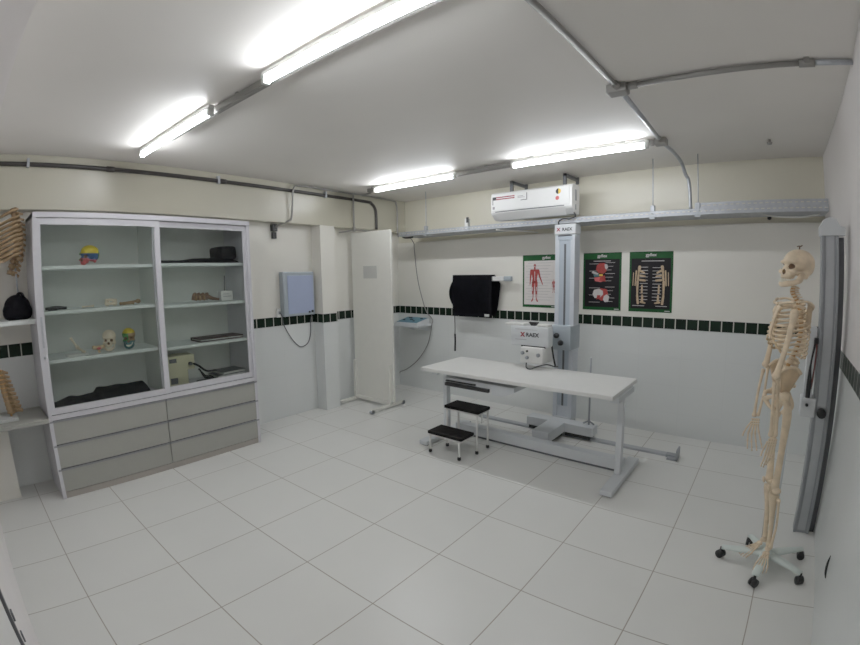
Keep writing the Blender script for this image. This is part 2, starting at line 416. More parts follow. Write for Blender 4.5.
# grey conduit beside it
t = thing('wall_conduit', 'thin grey conduit dropping down the beam to a black switch', 'conduit', (.17, -2.08, 2.7))
m = MB(M_COND); m.tube([(.035, -2.24, 2.40), (.1, -2.2, 2.44), (.165, -2.11, 2.485), (.175, -2.08, 2.52), (.2, -2.08, 2.66), (.21, -2.075, 2.82), (.21, -2.04, 2.9), (.21, -1.95, 2.92), (.21, -1.5, 2.92), (.24, -1.0, 2.92), (.5, -1.02, 2.92), (.75, -1.26, 2.91)], .0115, n=6); m.build('pipe', t)
m = MB(M_BLACK); m.b2(0, .06, -2.275, -2.205, 2.36, 2.445, .006); m.b2(0, .05, -2.265, -2.215, 2.27, 2.35, .006); m.build('switch', t, 'black switch box')
t = thing('wall_conduit', 'thin grey conduit dropping down the beam beside the pilaster', 'conduit', (.17, -1.09, 2.6))
m = MB(M_COND); m.tube([(.2, -1.09, 2.905), (.2, -1.09, 2.43)], .0115, n=1); m.tube([(.05, -1.24, 2.4), (.1, -1.18, 2.41), (.2, -1.09, 2.43), (.2, -.85, 2.43), (.2, -.66, 2.44)], .0115, n=4); m.cyl((.2, -1.09, 2.41), (.2, -1.09, 2.47), .02); m.build('pipe', t)
t = thing('wall_conduit', 'thin grey conduit dropping from the ceiling corner into the cable tray', 'conduit', (.2, -.2, 2.7))
m = MB(M_COND); m.tube([(.245, -.965, 2.915), (.24, -.7, 2.915), (.22, -.3, 2.91), (.22, -.25, 2.87), (.24, -.25, 2.75), (.26, -.27, 2.42), (.33, -.3, 2.385), (.478, -.33, 2.385)], .0125, n=5); m.build('pipe', t)

# ------------------------------------------------------------------ cable tray
def perforated(m, x0, x1, y, z0, z1, pitch=.05):
    """upright strip with a row of slots"""
    xs = [x0]; n = int((x1 - x0) / pitch); p = (x1 - x0) / n
    st = m._start(); cache = {}
    def V(x, z):
        k = (round(x, 4), round(z, 4))
        if k not in cache: cache[k] = m.bm.verts.new((x, y, z))
        return cache[k]
    h = z1 - z0; za, zb_ = z0 + h * .45, z0 + h * .62
    for i in range(n):
        a = x0 + i * p; b = a + p; c = a + p * .22; d = b - p * .22
        for (u0, u1, w0, w1) in ((a, c, z0, za), (c, d, z0, za), (d, b, z0, za), (a, c, za, zb_), (d, b, za, zb_), (a, c, zb_, z1), (c, d, zb_, z1), (d, b, zb_, z1)):
            m.bm.faces.new((V(u0, w0), V(u1, w0), V(u1, w1), V(u0, w1)))
    m._end(st)
t = thing('cable_tray', 'long perforated galvanised cable tray hung along the end wall', 'cable tray', (2.9, -.14, 2.4))
TX0, TX1, TY0, TY1, TZ0, TZ1 = .48, 5.48, -.48, -.03, 2.357, 2.413
m = MB(M_STEEL); perforated(m, TX0, TX1, TY0, TZ0, TZ1); m.b2(TX0, TX1, TY0, TY0 + .012, TZ1 - .003, TZ1); perforated(m, 4.3, TX1, TY0 + .03, TZ1, TZ1 + .055); m.build('side_rail', t)
m = MB(M_STEEL); perforated(m, TX0, TX1, TY1, TZ0, TZ1); m.b2(TX0, TX1, TY1 - .012, TY1, TZ1 - .003, TZ1); m.build('side_rail', t)
m = MB(M_STEEL); m.b2(TX0, TX1, TY0, TY1, TZ0 - .003, TZ0); m.build('tray_bottom', t)
for x in (.96, 3.905, 4.33):
    m = MB(M_STEEL); m.cyl((x, -.44, TZ0 - .02), (x, -.44, H), .005, seg=8); m.b2(x - .025, x + .025, -.47, -.41, TZ0 - .02, TZ0 - .003); m.b2(x - .02, x + .02, -.465, -.415, TZ1 - .02, TZ1 + .06, .004)
    m.build('hanger_rod', t)
m = MB(M_WHITE); m.b2(1.60, 1.65, -.43, -.37, TZ0 + .001, 2.52, .004); m.use(M_BLACK).b2(1.63, 1.665, -.437, -.43, 2.465, 2.535)
tag(m.build('router_box'), 'small white box with black front lying in the cable tray', 'device')
m = MB(M_BLACK); m.ball((4.96, -.03, 2.345), (.022, .03, .022)); m.cyl((4.96, -.03, 2.345), (4.96, .035, 2.345), .012); tag(m.build('wall_hook'), 'small dark knob on the end wall under the cable tray', 'hook')
m = MB(M_COND); m.lathe((4.98, -.75, H - .045), [(.004, 0), (.02, .004), (.024, .02), (.012, .03), (.012, .045)], 12); tag(m.build('ceiling_hook'), 'small grey fitting on the ceiling near the side wall', 'hook')
m = MB(M_WHITE); m.tube([(4.9, -.3, 2.348), (5.05, -.3, 2.328), (5.25, -.3, 2.322), (5.42, -.3, 2.348)], .008, n=5); tag(m.build('loose_cable'), 'pale cable sagging under the cable tray by the side wall', 'cable')
m = MB(M_BLACK); m.tube([(.40, -.33, 2.375), (.50, -.38, 2.342), (.60, -.39, 2.335), (.66, -.38, 2.344)], .012, n=5); tag(m.build('loose_cable'), 'short black cable end under the cable tray beside the white screen', 'cable')

# ------------------------------------------------------------------ air conditioner
t = thing('air_conditioner', 'white split air conditioner hung beneath the ceiling with red sticker', 'air conditioner', (2.54, -.34, 2.47))
AX0, AX1 = 2.035, 3.06; DY, DZ = -.06, -.018; PRE = Matrix.Translation((.02, DY, DZ))
prof = [(-.235, 2.475), (-.235, 2.795), (-.40, 2.80), (-.44, 2.785), (-.455, 2.74), (-.455, 2.56), (-.44, 2.535), (-.36, 2.475)]
m = MB(M_LOUV, xf=PRE); m.prism(prof, 'x', AX0, AX1); m.build('body', t)
m = MB(M_LOUV, xf=PRE); m.b2(AX0 + .012, AX1 - .03, -.462, -.45, 2.575, 2.775, .004); m.build('front_panel', t)
m = MB(M_LOUV, xf=PRE); m.prism([(-.458, 2.552), (-.452, 2.556), (-.365, 2.472), (-.37, 2.468)], 'x', AX0 + .06, AX1 - .09); m.build('louver', t)
m = MB(M_DARKGREY, xf=PRE); m.b2(AX0 + .06, AX1 - .09, -.4575, -.445, 2.560, 2.570); m.build('outlet_gap', t, 'dark air outlet slot')
m = MB(M_REDDK, xf=PRE); y = -.4635
m.b2(2.085, 2.36, y, y + .002, 2.728, 2.742); m.b2(2.085, 2.36, y, y + .002, 2.706, 2.72)
m.use(M_INK).b2(2.06, 2.11, y - .0004, y + .002, 2.705, 2.743).b2(2.06, 2.068, y, y + .002, 2.65, 2.743).b2(2.515, 2.523, y, y + .002, 2.68, 2.755).b2(2.44, 2.523, y, y + .002, 2.672, 2.679)
m.use(M_PLINE).b2(2.40, 2.47, y, y + .002, 2.72, 2.726).b2(2.40, 2.49, y, y + .002, 2.705, 2.71).b2(2.062, 2.09, y, y + .002, 2.598, 2.628)
m.build('sticker', t, 'red and black sticker')
m = MB(M_ENER, xf=PRE)
def disc(m, c, r, y, a0=0, a1=2 * PI, k=18):
    m.prism([(c[0] + r * math.cos(a0 + (a1 - a0) * i / k), c[1] + r * math.sin(a0 + (a1 - a0) * i / k)) for i in range(k if a1 - a0 > 6.2 else k + 1)], 'y', y, y + .0015)
disc(m, (2.905, 2.725), .030, y); m.use(M_INK); disc(m, (2.905, 2.725), .030, y - .0004, PI / 2, 3 * PI / 2)
m.use(M_PINK); disc(m, (2.893, 2.652), .022, y); m.build('energy_label', t, 'yellow and red round labels')
m = MB(M_GREY, xf=PRE); m.b2(AX1 - .001, AX1 + .004, -.37, -.33, 2.62, 2.74); m.b2(AX1 - .001, AX1 + .004, -.36, -.34, 2.52, 2.58); m.build('side_vent', t)
for x, lb in ((2.255, 'dark steel bracket holding the sticker end of the air conditioner'), (2.935, 'dark steel bracket holding the end of the air conditioner above the column')):
    m = MB(M_DARKGREY); m.b2(x - .018, x + .018, -.375, .033, 2.895, 2.925); m.b2(x - .018, x + .018, -.375, -.345, 2.778, 2.925); m.b2(x - .018, x + .018, .015, .034, 2.86, 2.942)
    tag(m.build('wall_bracket'), lb, 'bracket', 'air conditioner brackets')
m = MB(M_WHITE); m.tube([(2.10, -.47, 2.337), (2.26, -.24, 2.334), (2.43, -.002, 2.318)], [.022, .018, .012], n=3, flat=(.5, 1)); tag(m.build('support_strut'), 'white slanted strut under the air conditioner and cable tray', 'strut')
m = MB(M_BLACK); m.tube([(3.1, -.505, 2.46), (3.12, -.51, 2.42), (3.06, -.515, 2.395), (2.98, -.515, 2.40), (2.93, -.515, 2.375), (2.925, -.505, 2.34)], .008, n=6); tag(m.build('power_cable'), 'black cable hanging between the air conditioner and the column', 'cable')

# ------------------------------------------------------------------ posters
def poster(x0, x1, label, inner, lines):
    z0, z1 = 1.365, 2.035
    t = thing('anatomy_poster', label, 'poster', ((x0 + x1) / 2, 0, z0), 'anatomy posters')
    m = MB(M_PGREEN); m.b2(x0, x1, -.005, -.0015, z0, z1); m.build('sheet', t)
    m = MB(inner); m.b2(x0 + .022, x1 - .022, -.0062, -.005, z0 + .035, z1 - .075); m.build('picture_panel', t)
    cx = (x0 + x1) / 2
    m = MB(M_PLINEW); m.text('gpflex', .047, (cx + (.09 if inner is M_PWHITE else 0), -.0058, z1 - .038), bold=.0012); m.build('lettering', t)
    m = MB(M_PLINEW); m.b2(x1 - .075, x1 - .02, -.006, -.005, z0 + .012, z0 + .02); m.build('imprint', t)
    m = MB(lines)
    return t, m, cx
# muscle figure
def capsule2(m, p, q, r0, r1, y):
    p = np.array(p); q = np.array(q); d = (q - p) / np.linalg.norm(q - p); n = np.array((-d[1], d[0]))
    pts = []
    for k in range(7): a = -PI / 2 + PI * k / 6; pts.append(tuple(q + r1 * (d * math.cos(a) + n * math.sin(a))))
    for k in range(7): a = PI / 2 + PI * k / 6; pts.append(tuple(p + r0 * (d * math.cos(a) + n * math.sin(a))))
    m.prism(pts, 'y', y, y + .0012)
def muscle_man(m, cx, zt, s):
    y = -.0075
    m.use(M_RED)
    def c(a, b, r0, r1, yy=y): capsule2(m, (cx + a[0] * s, zt + a[1] * s), (cx + b[0] * s, zt + b[1] * s), r0 * s, r1 * s, yy)
    c((0, -.055), (0, -.025), .032, .036); c((0, -.12), (0, -.06), .024, .02)
    m.prism([(cx + a * s, zt + b * s) for a, b in ((-.10, -.135), (.10, -.135), (.09, -.27), (.065, -.38), (.08, -.5), (-.08, -.5), (-.065, -.38), (-.09, -.27))], 'y', y, y + .0012)
    for k in (-1, 1):
        c((k * .105, -.165), (k * (.125 if k < 0 else .145), -.33), .032, .024); c((k * (.125 if k < 0 else .145), -.33), (k * (.135 if k < 0 else .21), -.48), .024, .014); c((k * (.135 if k < 0 else .215), -.5), (k * (.14 if k < 0 else .235), -.55), .016, .008)
        c((k * .045, -.5), (k * .05, -.74), .043, .028); c((k * .05, -.74), (k * .055, -.96), .03, .014); c((k * .065, -.97), (k * .085, -1.0), .018, .02)
    m.use(M_PWHITE)
    y2 = y - .0004
    for a, b in (((0, -.2), (0, -.44)), ((-.06, -.62), (-.06, -.72)), ((.06, -.62), (.06, -.72)), ((-.06, -.82), (-.065, -.92)), ((.06, -.82), (.065, -.92)), ((-.02, -.05), (.02, -.05))):
        c(a, b, .008, .005, y2)
t, m, cx = poster(2.225, 2.70, 'white anatomy poster with red muscle figure, partly behind the column', M_PWHITE, M_PLINE)
for k in range(14):
    z = 1.93 - k * .036
    m.b2(2.27 if k % 2 else 2.30, 2.64 - (k % 3) * .03, -.0068, -.006, z, z + .003)
m.build('label_lines', t)
m = MB(M_RED); muscle_man(m, 2.395, 1.915, .47); m.build('illustration', t)
m = MB(M_RED); muscle_man(m, 2.655, 1.72, .16); m.build('illustration', t)
# organ poster
t, m, cx = poster(3.03, 3.478, 'black and green anatomy poster with red head and organs, beside the column', M_PBLACK, M_PLINEW)
for k in range(11):
    z = 1.905 - k * .042 - (0.03 if k > 5 else 0)
    if k % 2 == 0: m.b2(cx - .15, cx - .02, -.0068, -.006, z, z + .0035)
    m.b2(cx + .04, cx + .15 - (k % 3) * .02, -.0068, -.006, z + .012, z + .0155)
m.b2(cx - .1, cx + .1, -.0068, -.006, 1.935, 1.941); m.build('label_lines', t)
m = MB(M_RED); y = -.0078
def blob(m, mt, pts, yy): m.use(mt).prism([(cx + a, 1.7 + b) for a, b in pts], 'y', yy, yy + .0012)
blob(m, M_RED, [(-.06, .19), (-.03, .215), (.03, .215), (.055, .18), (.05, .12), (.02, .09), (-.04, .1), (-.07, .14)], y)
blob(m, M_PLINEW, [(.03, .2), (.06, .2), (.07, .16), (.05, .14), (.035, .16)], y - .0003)
blob(m, M_PLINEW, [(-.11, .125), (-.04, .095), (-.05, .075), (-.12, .1)], y - .0003)
blob(m, M_TEAL, [(-.1, .085), (-.03, .085), (-.03, .06), (-.09, .055)], y - .0003)
blob(m, M_ENER, [(-.03, .085), (.01, .085), (.01, .065), (-.03, .065)], y - .0004)
blob(m, M_PINK, [(-.09, .045), (-.02, .055), (.03, .05), (.04, .01), (-.02, -.005), (-.08, .005)], y)
blob(m, M_RED, [(-.02, .06), (.035, .07), (.045, .0), (-.03, .01)], y - .0002)
m.build('illustration', t); m = MB(M_RED)
blob(m, M_RED, [(-.01, -.08), (.06, -.09), (.075, -.14), (.06, -.21), (.0, -.225), (-.04, -.2), (-.04, -.1)], y)
blob(m, M_PLINEW, [(-.09, -.1), (-.03, -.085), (.015, -.11), (.02, -.15), (-.02, -.19), (-.08, -.195), (-.105, -.15)], y - .0003)
blob(m, M_PLINEW, [(.03, -.17), (.06, -.15), (.09, -.17), (.08, -.235), (.04, -.24), (.02, -.21)], y - .0004)
blob(m, M_RED, [(-.05, -.16), (-.01, -.16), (-.02, -.2), (-.06, -.21)], y - .0005)
m.build('illustration', t)
# bone poster
t, m, cx = poster(3.567, 4.032, 'black and green anatomy poster with tan arm and leg bones, on the skeleton side', M_PBLACK, M_PLINEW)
for k in range(11):
    z = 1.86 - k * .036
    m.b2(cx - .115, cx - .03, -.0068, -.006, z, z + .005); m.b2(cx + .02, cx + .115, -.0068, -.006, z - .006, z - .001)
m.b2(cx - .1, cx + .14, -.0068, -.006, 1.927, 1.934); m.b2(cx - .19, cx - .06, -.0068, -.006, 1.43, 1.436); m.b2(cx + .06, cx + .18, -.0068, -.006, 1.43, 1.436)
m.build('label_lines', t)
y = -.0078
for k in (-1, 1):
    m = MB(M_PBONE)
    def c2(a, b, r0, r1): capsule2(m, (cx + k * a[0], a[1]), (cx + k * b[0], b[1]), r0, r1, y)
    c2((.12, 1.865), (.13, 1.80), .016, .01); c2((.155, 1.82), (.165, 1.66), .008, .006); c2((.13, 1.8), (.135, 1.72), .009, .012)
    c2((.14, 1.7), (.14, 1.56), .013, .009); c2((.14, 1.55), (.13, 1.46), .011, .012)
    c2((.105, 1.82), (.07, 1.8), .012, .009); c2((.11, 1.77), (.06, 1.76), .011, .008); c2((.11, 1.72), (.06, 1.715), .012, .01)
    c2((.09, 1.66), (.09, 1.58), .008, .01); c2((.085, 1.55), (.085, 1.48), .009, .013); c2((.1, 1.475), (.055, 1.465), .011, .008)
    c2((.185, 1.8), (.19, 1.66), .004, .004)
    m.build('illustration', t)

# ------------------------------------------------------------------ lead apron on its rail
m = MB(M_WHITE); m.b2(1.16, 2.02, -.15, -.10, 1.705, 1.765, .008); m.use(M_GREYBLUE).b2(2.02, 2.13, -.152, -.098, 1.702, 1.768, .01)
m.use(M_WHITE).b2(1.96, 2.02, -.11, 0, 1.715, 1.755)
tag(m.build('apron_rail'), 'white wall rail with pale grey end, behind the black apron', 'rail')
t = thing('lead_apron', 'black lead apron folded over the white wall rail', 'apron', (1.53, -.12, 1.2))
def sheet(x0, x1, y0, z0, z1, bul, n=14, k=9, seed=0):
    rows = []
    for i in range(k + 1):
        v = i / k; z = z1 + (z0 - z1) * v
        row = []
        for j in range(n + 1):
            u = j / n; x = x0 + (x1 - x0) * u
            row.append((x, y0 - bul * math.sin(PI * v) * .4 - .012 * v * math.sin(u * 9 + seed) - .004 * math.sin(u * 23 + v * 3), z + .006 * math.sin(u * 11 + seed) * v))
        rows.append(row)
    return rows
m = MB(M_CLOTH); m.grid(sheet(1.215, 1.855, -.172, 1.215, 1.79, .02), thick=.012); 
m.grid([[(x, -.172, 1.778), (x, -.150, 1.79), (x, -.100, 1.79), (x, -.080, 1.77)] for x in np.linspace(1.215, 1.855, 8)], thick=.01); m.build('front_flap', t)
m = MB(M_CLOTH)
rows = []
for i in range(11):
    v = i / 10; z = 1.775 - .545 * v
    wl = 1.215 - .14 * math.sin(PI * min(1, v * 1.1)) ** .8; wr = 1.855 + (.09 * (1 - v) ** .6 * min(1, v * 6))
    rows.append([(wl + (wr - wl) * u, -.078 - .006 * math.sin(u * 12), z) for u in np.linspace(0, 1, 12)])
m.grid(rows, thick=.014); m.build('back_flap', t)
m = MB(M_CLOTH); m.tube([(1.235, -.16, 1.23), (1.232, -.15, 1.05), (1.23, -.15, .95)], .006, n=4); m.tube([(1.23, -.15, .95), (1.233, -.15, .85), (1.228, -.15, .70)], .013, n=4, flat=(1.2, .5)); m.build('strap', t)
m = MB(M_PAPER); m.b2(1.755, 1.825, -.195, -.188, 1.228, 1.26); m.build('tag', t, 'small white tag')

# ------------------------------------------------------------------ control console, its shelf and cable
m = MB(M_WHITE_COOL); m.b2(.2, .70, -.36, -.0, 1.02, 1.055, .004)
m.use(M_WHITE_COOL); m.prism([(-.34, 1.02), (0, 1.02), (0, .93)], 'x', .3, .33); m.prism([(-.34, 1.02), (0, 1.02), (0, .93)], 'x', .58, .61)
tag(m.build('wall_shelf'), 'small pale wall shelf holding the control console', 'shelf')
t = thing('control_console', 'flat grey and teal control console on the small wall shelf', 'console', (.45, -.2, 1.055))
m = MB(M_WHITE_COOL); m.prism([(-.34, 1.055), (-.34, 1.085), (-.06, 1.14), (-.05, 1.055)], 'x', .24, .68); m.build('housing', t)
m = MB(M_TEALP); m.prism([(-.33, 1.088), (-.33, 1.092), (-.07, 1.143), (-.07, 1.139)], 'x', .26, .66); m.build('keypad', t, 'teal key panel')
for x, y, d in ((.33, -.24, .02), (.45, -.2, .03), (.55, -.27, .018), (.36, -.12, .03), (.6, -.14, .02)):
    m = MB(M_BLACK); m.box((x, y, 1.092 + (y + .33) * .196 + .006), (d * 2, d, .012), (.19, 0, 0), .003); m.build('button', t)
m = MB(M_COND); m.tube([(.478, -.25, 2.37), (.40, -.06, 2.28), (.37, -.02, 2.2), (.42, -.012, 1.75), (.52, -.012, 1.4), (.60, -.012, 1.22), (.72, -.03, 1.12), (.72, -.05, 1.03), (.68, -.03, .9), (.6, -.02, .7), (.42, -.02, .47), (.2, -.02, .3), (.03, -.02, .22), (.02, -.03, .2)], .007, n=6)
tag(m.build('console_cable'), 'thin grey cable hanging from the cable tray past the console', 'cable')

# ------------------------------------------------------------------ x-ray column with tube head
t = thing('x_ray_column', 'tall silver x-ray column with tube head over the white table', 'x-ray machine', (3.03, -.5, 0))
cx0, cx1, cyf, cyb = 2.905, 3.13, -.55, -.40
m = MB(M_COLFACE); m.b2(cx0, cx1, cyf + .012, cyb, .16, 2.30); m.b2(cx0, cx0 + .05, cyf, cyf + .02, .16, 2.22, .004); m.b2(cx1 - .05, cx1, cyf, cyf + .02, .16, 2.22, .004); m.build('mast', t)
m = MB(M_COLSLOT); m.b2(cx0 + .05, cx1 - .05, cyf + .006, cyf + .014, .3, 2.18); m.build('channel', t)
m = MB(M_DARKGREY); m.b2(3.008, 3.03, cyf + .002, cyf + .008, .3, 2.12); m.build('slot', t)
m = MB(M_WHITE_COOL); m.b2(cx0 - .008, cx1 + .008, cyf - .01, cyb + .01, 2.225, 2.335, .008); m.build('head_cap', t)
m = MB(M_COLSLOT); m.b2(cx0 + .035, cx1 - .03, cyf - .004, cyf + .008, 2.165, 2.215); m.use(M_INK).b2(cx0 + .035, cx1 - .03, cyf - .005, cyf + .006, 2.205, 2.215); m.build('top_plate', t)
m = MB(M_INK); m.text('RAEX', .046, (3.045, cyf - .0105, 2.278), bold=.0016); m.use(M_REDDK).text('X', .046, (2.945, cyf - .0105, 2.278), bold=.003); m.build('lettering', t, 'red mark and dark capital letters')
# carriage at the foot
m = MB(M_WHITE_COOL); m.b2(2.66, 3.44, -.72, -.56, .06, .16, .006); m.b2(2.93, 3.12, -1.13, -.7, .055, .165, .008); m.b2(2.92, 3.12, -.56, -.38, .05, .17); m.build('base', t)
m = MB(M_BLACK); m.b2(2.69, 2.9, -.715, -.57, .022, .06); m.b2(3.13, 3.41, -.715, -.57, .022, .06); m.b2(2.95, 3.1, -1.10, -.72, .022, .055); m.build('undercarriage', t, 'black underside')
m = MB(M_GREY); m.tube([(3.36, -.62, .16), (3.36, -.62, .9)], .011, n=1); m.tube([(3.30, -.62, .17), (3.36, -.62, .205), (3.42, -.62, .17)], .01, n=1); m.build('brake_rod', t)
# arm carriage, housing
m = MB(M_GREYBLUE); m.b2(2.90, 3.135, -.64, -.36, .955, 1.225, .01); m.build('arm_carriage', t)
for x, z in ((2.985, 1.118), (3.035, 1.04)):
    m = MB(M_BLACK); m.cyl((x, -.64, z), (x, -.665, z), .012); m.cyl((x, -.665, z), (x, -.69, z), .031, .028, 14); m.build('knob', t)
m = MB(M_WHITE_COOL); m.b2(2.675, 3.10, -1.14, -1.02, 1.052, 1.262, .012); m.b2(2.78, 2.93, -1.02, -.63, 1.08, 1.2, .008); m.build('tube_housing', t)
m = MB(M_WHITE); m.b2(2.60, 2.82, -1.13, -1.0, 1.262, 1.285, .008); m.b2(2.97, 3.09, -1.13, -1.02, 1.262, 1.285, .008); m.use(M_BLACK); m.prism([(2.85, 1.30), (2.95, 1.30), (2.92, 1.262), (2.88, 1.262)], 'y', -1.08, -1.03); m.build('housing_top', t)
m = MB(M_INK); m.text('RAEX', .058, (2.925, -1.1412, 1.172), bold=.0018); m.use(M_REDDK).text('X', .056, (2.815, -1.1412, 1.172), bold=.0045); m.use(M_PLINE).b2(2.73, 2.86, -1.141, -1.139, 1.118, 1.122); m.b2(2.73, 2.98, -1.141, -1.139, 1.225, 1.228); m.build('lettering', t, 'red mark and dark capital letters')
m = MB(M_BLACK); m.b2(2.80, 3.07, -1.145, -1.12, 1.046, 1.062); m.build('slot', t)
m = MB(M_WHITE); m.b2(2.815, 3.065, -1.19, -.95, .885, 1.052, .012); m.build('collimator', t)
for x, z, r, mt in ((2.845, .99, .019, M_GREY), (2.895, 1.012, .011, M_BLACK), (2.895, .945, .018, M_GREY), (3.02, .98, .02, M_GREY)):
    m = MB(mt); m.cyl((x, -1.19, z), (x, -1.207, z), r, seg=14); m.build('collimator_knob', t)
m = MB(M_BLACK); m.tube([(2.89, -1.2, .89), (2.91, -1.235, .85), (2.96, -1.24, .841), (3.03, -1.23, .872), (3.10, -1.17, .89), (3.14, -1.08, .862), (3.14, -.98, .842)], .007, n=6); m.tube([(3.09, -1.03, 1.07), (3.11, -1.03, .95), (3.13, -1.02, .845)], .01, n=5); m.build('cable', t)
# rail on the floor
m = MB(M_ALU); m.b2(1.98, 4.26, -.68, -.60, 0, .022, .003); m.use(M_GREY).b2(4.2, 4.3, -.76, -.70, 0, .02); m.b2(4.285, 4.3, -.76, -.62, 0, .11); m.b2(4.18, 4.3, -.70, -.62, 0, .03)
tag(m.build('guide_rail'), 'low silver floor rail under the x-ray column with end stop', 'rail')

# ------------------------------------------------------------------ x-ray table
t = thing('x_ray_table', 'long white x-ray table with rectangular top in front of the column', 'table', (2.94, -1.4, 0))
m = MB(M_WHITE); m.b2(1.955, 3.945, -1.775, -1.035, .794, .832, .005); m.build('tabletop', t)
m = MB(M_WHITE_COOL); m.b2(2.12, 3.86, -1.55, -1.51, .745, .794); m.b2(2.12, 3.86, -1.33, -1.29, .745, .794); m.build('apron_frame', t)
for x in (2.03, 3.95):
    xl = x + .02 if x < 3 else x - .025
    m = MB(M_WHITE_COOL); m.b2(xl - .025, xl + .025, -1.48, -1.41, .056, .745, .005); m.b2(xl - .035, xl + .035, -1.66, -1.18, .745, .794); m.build('leg', t)
    m = MB(M_WHITE_COOL); m.b2(x - .055, x + .045, -1.84, -1.0, .012, .056, .004); m.use(M_BLACK); m.b2(x - .03, x + .03, -1.82, -1.76, 0, .014); m.b2(x - .03, x + .03, -1.08, -1.02, 0, .014); m.build('foot', t)
m = MB(M_WHITE_COOL); m.b2(2.06, 3.92, -1.30, -1.20, .02, .12, .004); m.use(M_DARKGREY).b2(2.06, 3.92, -1.295, -1.205, 0, .02); m.build('stretcher', t)  # dark grey strip stands in for the shaded gap under the bar
tr = MB(M_WHITE_COOL); tr.b2(2.22, 3.02, -1.70, -1.1, .70, .745); tr.prism([(2.78, .70), (3.02, .70), (2.9, .645), (2.78, .645)], 'y', -1.7, -1.2); tr = tr.build('cassette_tray', t)
m = MB(M_BLACK); m.b2(2.24, 2.76, -1.735, -1.70, .668, .70); m.b2(2.24, 2.60, -1.72, -1.70, .712, .724); m.build('handle', tr, 'black pull bar')

# ------------------------------------------------------------------ step stool
t = thing('step_stool', 'two-step stool with black treads and white tube legs beside the table', 'step stool', (2.38, -1.68, 0))
LO, HI = .215, .43; SX = Matrix.Translation((.025, -.01, 0))
m = MB(M_RUBBER, xf=SX); m.b2(2.15, 2.565, -1.935, -1.705, LO - .012, LO + .02, .006); m.build('tread', t, 'black ribbed tread, lower')
m = MB(M_RUBBER, xf=SX); m.b2(2.185, 2.605, -1.70, -1.465, HI - .012, HI + .02, .006); m.build('tread', t, 'black ribbed tread, upper')
m = MB(M_WHITE, xf=SX); 
for (x0, x1, y0, y1, z) in ((2.165, 2.55, -1.92, -1.70, LO - .02), (2.2, 2.59, -1.68, -1.48, HI - .02)):
    m.tube([(x0, y0, z), (x1, y0, z), (x1, y1, z), (x0, y1, z), (x0, y0, z)], .011, n=1, seg=8)
m.build('frame', t)
for (x, y, z) in ((2.165, -1.91, LO), (2.525, -1.91, LO), (2.21, -1.68, HI), (2.58, -1.475, HI), (2.21, -1.475, HI), (2.58, -1.68, HI)):
    m = MB(M_WHITE, xf=SX); m.cyl((x, y, .03), (x, y, z - .01), .011, seg=10); lg = m.build('leg', t)
    m = MB(M_BLACK, xf=SX); m.lathe((x, y, 0), [(.014, 0), (.019, .006), (.018, .028), (.012, .036)], 12); m.build('rubber_foot', lg)
m = MB(M_WHITE, xf=SX); m.tube([(2.585, -1.60, HI - .03), (2.59, -1.605, HI - .09), (2.59, -1.62, HI - .12)], .008, n=3); m.build('catch', t)

# ------------------------------------------------------------------ white lead screen
t = thing('lead_screen', 'tall white shielding screen with grey window standing in the corner', 'screen', (.48, -1.05, 0))
m = MB(M_SCREEN); m.b2(.105, .865, -1.065, -1.03, .09, 2.395, .004); m.build('panel', t)
m = MB(M_LEAD); m.b2(.34, .60, -1.0675, -1.06, 1.76, 1.93); m.build('window', t, 'square grey lead-glass window')
for x in (.13, .80):
    m = MB(M_SCREEN); m.b2(x - .022, x + .022, -1.10, -1.065, .03, .6, .003); m.build('post', t)
    m = MB(M_SCREEN); m.b2(x - .022, x + .022, -1.43, -.80, .022, .06, .004); f = m.build('foot', t)
    for y in (-1.41, -.82):
        m = MB(M_GREY); m.cyl((x - .022, y, .03), (x + .022, y, .03), .03, seg=14); m.build('caster', f)
m = MB(M_SCREEN); m.b2(.13, .80, -1.09, -1.06, .045, .09); m.build('crossbar', t)

# ------------------------------------------------------------------ film viewer on the wall
t = thing('film_viewer', 'grey framed x-ray film viewer mounted on the wall next to the cabinet', 'light box', (0, -1.92, 1.3))
m = MB(M_GREYBLUE); m.b2(0, .09, -2.18, -1.715, 1.305, 1.862, .008); m.build('case', t)
m = MB(M_VIEW); m.b2(.088, .096, -2.12, -1.735, 1.335, 1.815, .003); m.build('viewing_panel', t, 'bluish viewing panel')
m = MB(M_BLACK); m.cyl((.09, -1.765, 1.35), (.112, -1.765, 1.35), .016, seg=12); m.cyl((.09, -1.81, 1.343), (.108, -1.81, 1.343), .012, seg=12); m.cyl((.05, -1.92, 1.305), (.05, -1.92, 1.285), .014, seg=10); m.build('switches', t)
m = MB(M_WHITE); m.b2(0, .03, -2.245, -2.19, 1.30, 1.41, .005); m.use(M_GREY).b2(.03, .04, -2.225, -2.2, 1.34, 1.375); tag(m.build('wall_socket'), 'white wall socket beside the film viewer', 'socket')
m = MB(M_DARKGREY); m.tube([(.04, -2.215, 1.36), (.05, -2.19, 1.31), (.03, -2.16, 1.2), (.015, -2.05, 1.02), (.012, -1.95, .91), (.012, -1.88, .885), (.012, -1.79, .93), (.012, -1.745, 1.05), (.014, -1.74, 1.2), (.05, -1.74, 1.30)], .006, n=6)
tag(m.build('viewer_cable'), 'dark power cable looping below the film viewer', 'cable')

